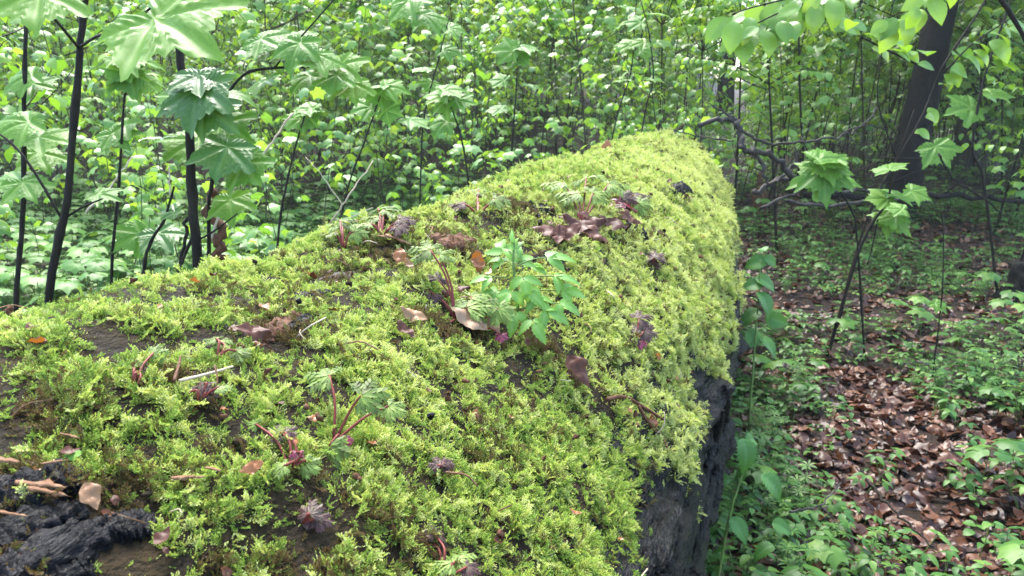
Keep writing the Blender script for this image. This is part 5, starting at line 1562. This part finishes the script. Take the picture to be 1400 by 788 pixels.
# ---- the fresh green herb
def fresh_herb():
    b, n = lp(712, 446, 0.0)
    d0 = float((b - CAM) @ FW)
    t = Thing('green_herb', b, 'fresh bright green herb with toothed compound leaves at the middle of the log', 'herb')
    fl = [MB().add(oval(1.0, 0.46, 14, 4, 0.35 + 0.2 * k, 0.2, 0.40, 0.13, 0.01, 6, seed=k), tint=0.3 + 0.2 * k).mesh('herb_leaflet_%d' % k, M['fresh']) for k in range(3)]
    stem = curve([b, P(708, 410, d0), P(702, 370, d0), P(703, 330, d0)], 14)
    mb = MB().add(tube(stem, np.linspace(0.0024, 0.0014, 14), 6))
    spec = [(672, 380, 34, 175, .3, 0), (690, 358, 34, 220, .35, .02), (690, 345, 40, 250, .6, .02), (748, 352, 44, -10, .35, .02), (758, 378, 40, 15, .35, 0), (720, 395, 42, 60, .45, -.02), (745, 425, 42, 30, .45, -.03),
            (768, 398, 40, 5, .35, 0), (705, 428, 38, 100, .5, -.03), (680, 398, 36, 160, .4, 0), (725, 365, 36, -40, .3, .04), (735, 408, 38, 60, .4, -.02), (700, 400, 36, 120, .45, -.03), (715, 380, 40, 80, .5, -.02), (690, 415, 38, 140, .45, -.03), (728, 438, 40, 70, .5, -.04), (765, 415, 36, 30, .4, -.02), (710, 360, 34, -60, .4, .01)]
    for (px, py, L, ang, tilt, dd) in spec:
        d = d0 + dd; s = L * d / FPX
        q = P(px, py, d)
        k = int(np.argmin(np.linalg.norm(stem - q, axis=1) + 0.3 * np.abs(stem[:, 2] - q[2] + 0.01)))
        mb.add(tube(curve([stem[k], (stem[k] + q) / 2 + np.array([0, 0, 0.004]), q], 6), 0.0009, 4, cap=False))
        for da, f, off in ((0, 1.0, 0.1), (-62, 0.85, 0.0), (62, 0.85, 0.0)):
            R3 = img_frame(ang + da, tilt, rng.normal() * 0.2)
            t.put('leaflet', fl[int(rng.integers(3))], q + R3[:, 1] * s * off, R3, s * f * 0.92)
    for k in range(7):          # the upright new shoot
        R3 = img_frame(-90 + rng.normal() * 16, 0.75, rng.normal() * 0.5)
        t.put('leaflet', fl[k % 3], P(703 + rng.normal() * 4, 352 - 5 * k + 10, d0 + rng.normal() * 0.006), R3, (34 - 2 * k) * d0 / FPX)
    t.part('stem', mb, M['stem_green'])
fresh_herb()
def clover(px, py, label):
    b, n = lp(px, py, 0.004)
    t = Thing('clover_seedling', b, label, 'seedling')
    me = [MB().add(oval(1, 0.95, 5, 2, 0.2, 0.1, 0.6, tip=0), tint=0.6).mesh('seedling_leaf', M['fresh'])]
    mb = MB()
    for a in (150, 10, 80):
        R3 = img_frame(a, 0.4); s = 12 / ppm(b)
        q = b + n * 0.008
        mb.add(tube(np.array([b, q]), 0.0006, 4)); t.put('leaf', me[0], q, R3, s)
    t.part('stem', mb, M['stem_green'])
clover(96, 620, 'pair of tiny pale round leaves in the moss by the bark ridges')

# ---- dead bits in the moss
def build_bits():
    pieces = []
    for k in range(4):
        pieces.append(MB().add(dead_leaf(80 + k), tint=0.5, s=0.011).mesh('leaf_bit_%d' % k, M['dead_orange' if k % 2 else 'dead_brown']))
    for k in range(3):
        q = curve([[-0.012, 0, 0], [0, 0.003 * (k - 1), 0.003], [0.012, 0.001, 0]], 6)
        pieces.append(MB().add(tube(q, 0.0006, 4)).mesh('stalk_bit_%d' % k, M[['stem_tan', 'rot_wood', 'wood_chip'][k]]))
    for k in range(4):
        q = rng.normal(size=(5, 3)).cumsum(0) * 0.0016
        pieces.append(MB().add(tube(curve(q, 6), [.001, .0022, .0026, .002, .0024, .0008], 6, rough=0.5, seed=k)).mesh('wood_crumb_%d' % k, M[['rot_wood', 'log_under', 'rot_wood', 'bark_wet'][k]]))
    n = 7000
    y = 0.1 + 4.6 * rng.random(n) ** 1.8; th = rng.uniform(0.2, 2.8, n)
    b = bare(y, th)
    ok = (th > moss_edge(y) + 0.05) & (rng.random(n) < 0.16 + 0.84 * (b > 0.1))
    y, th, b = y[ok], th[ok], b[ok]; n = len(y)
    nor = log_n(y, th)
    pts = log_pt(y, th, np.where(b > 0.5, 0.003, 0.008 + 0.006 * rng.random(n)))
    rot = eulers(nor + rng.normal(size=(n, 3)) * 0.35, rng.uniform(0, 6.28, n))
    o = scatter('litter_bits', pts - np.array([-0.55, 2.0, 0]), rot, rng.uniform(0.5, 1.3, n) * (1 + 0.3 * y), rng.integers(0, len(pieces), n), pieces, parent=fallen_log)
    tag(o, 'brown leaf scraps and dry stalks caught in the moss')
build_bits()

# ================================================================== HAZE
def build_haze():
    import bmesh
    bm = bmesh.new()
    bmesh.ops.create_cube(bm, size=1.0)
    for v in bm.verts:
        v.co.x = v.co.x * 160 - 5; v.co.y = v.co.y * 130 + 48; v.co.z = v.co.z * 34 + 15
    me = bpy.data.meshes.new('haze'); bm.to_mesh(me); bm.free()
    m, nt, N, L = newmat('haze')
    pv = N.new('ShaderNodeVolumePrincipled')
    pv.inputs['Color'].default_value = (0.9, 0.97, 0.95, 1)
    pv.inputs['Density'].default_value = 0.0014
    pv.inputs['Anisotropy'].default_value = 0.0
    out = N.new('ShaderNodeOutputMaterial'); L.new(pv.outputs[0], out.inputs['Volume'])
    me.materials.append(m)
    o = link('haze', me)
    tag(o, 'thin pale mist hanging between the trees', 'haze', kind='stuff')
build_haze()
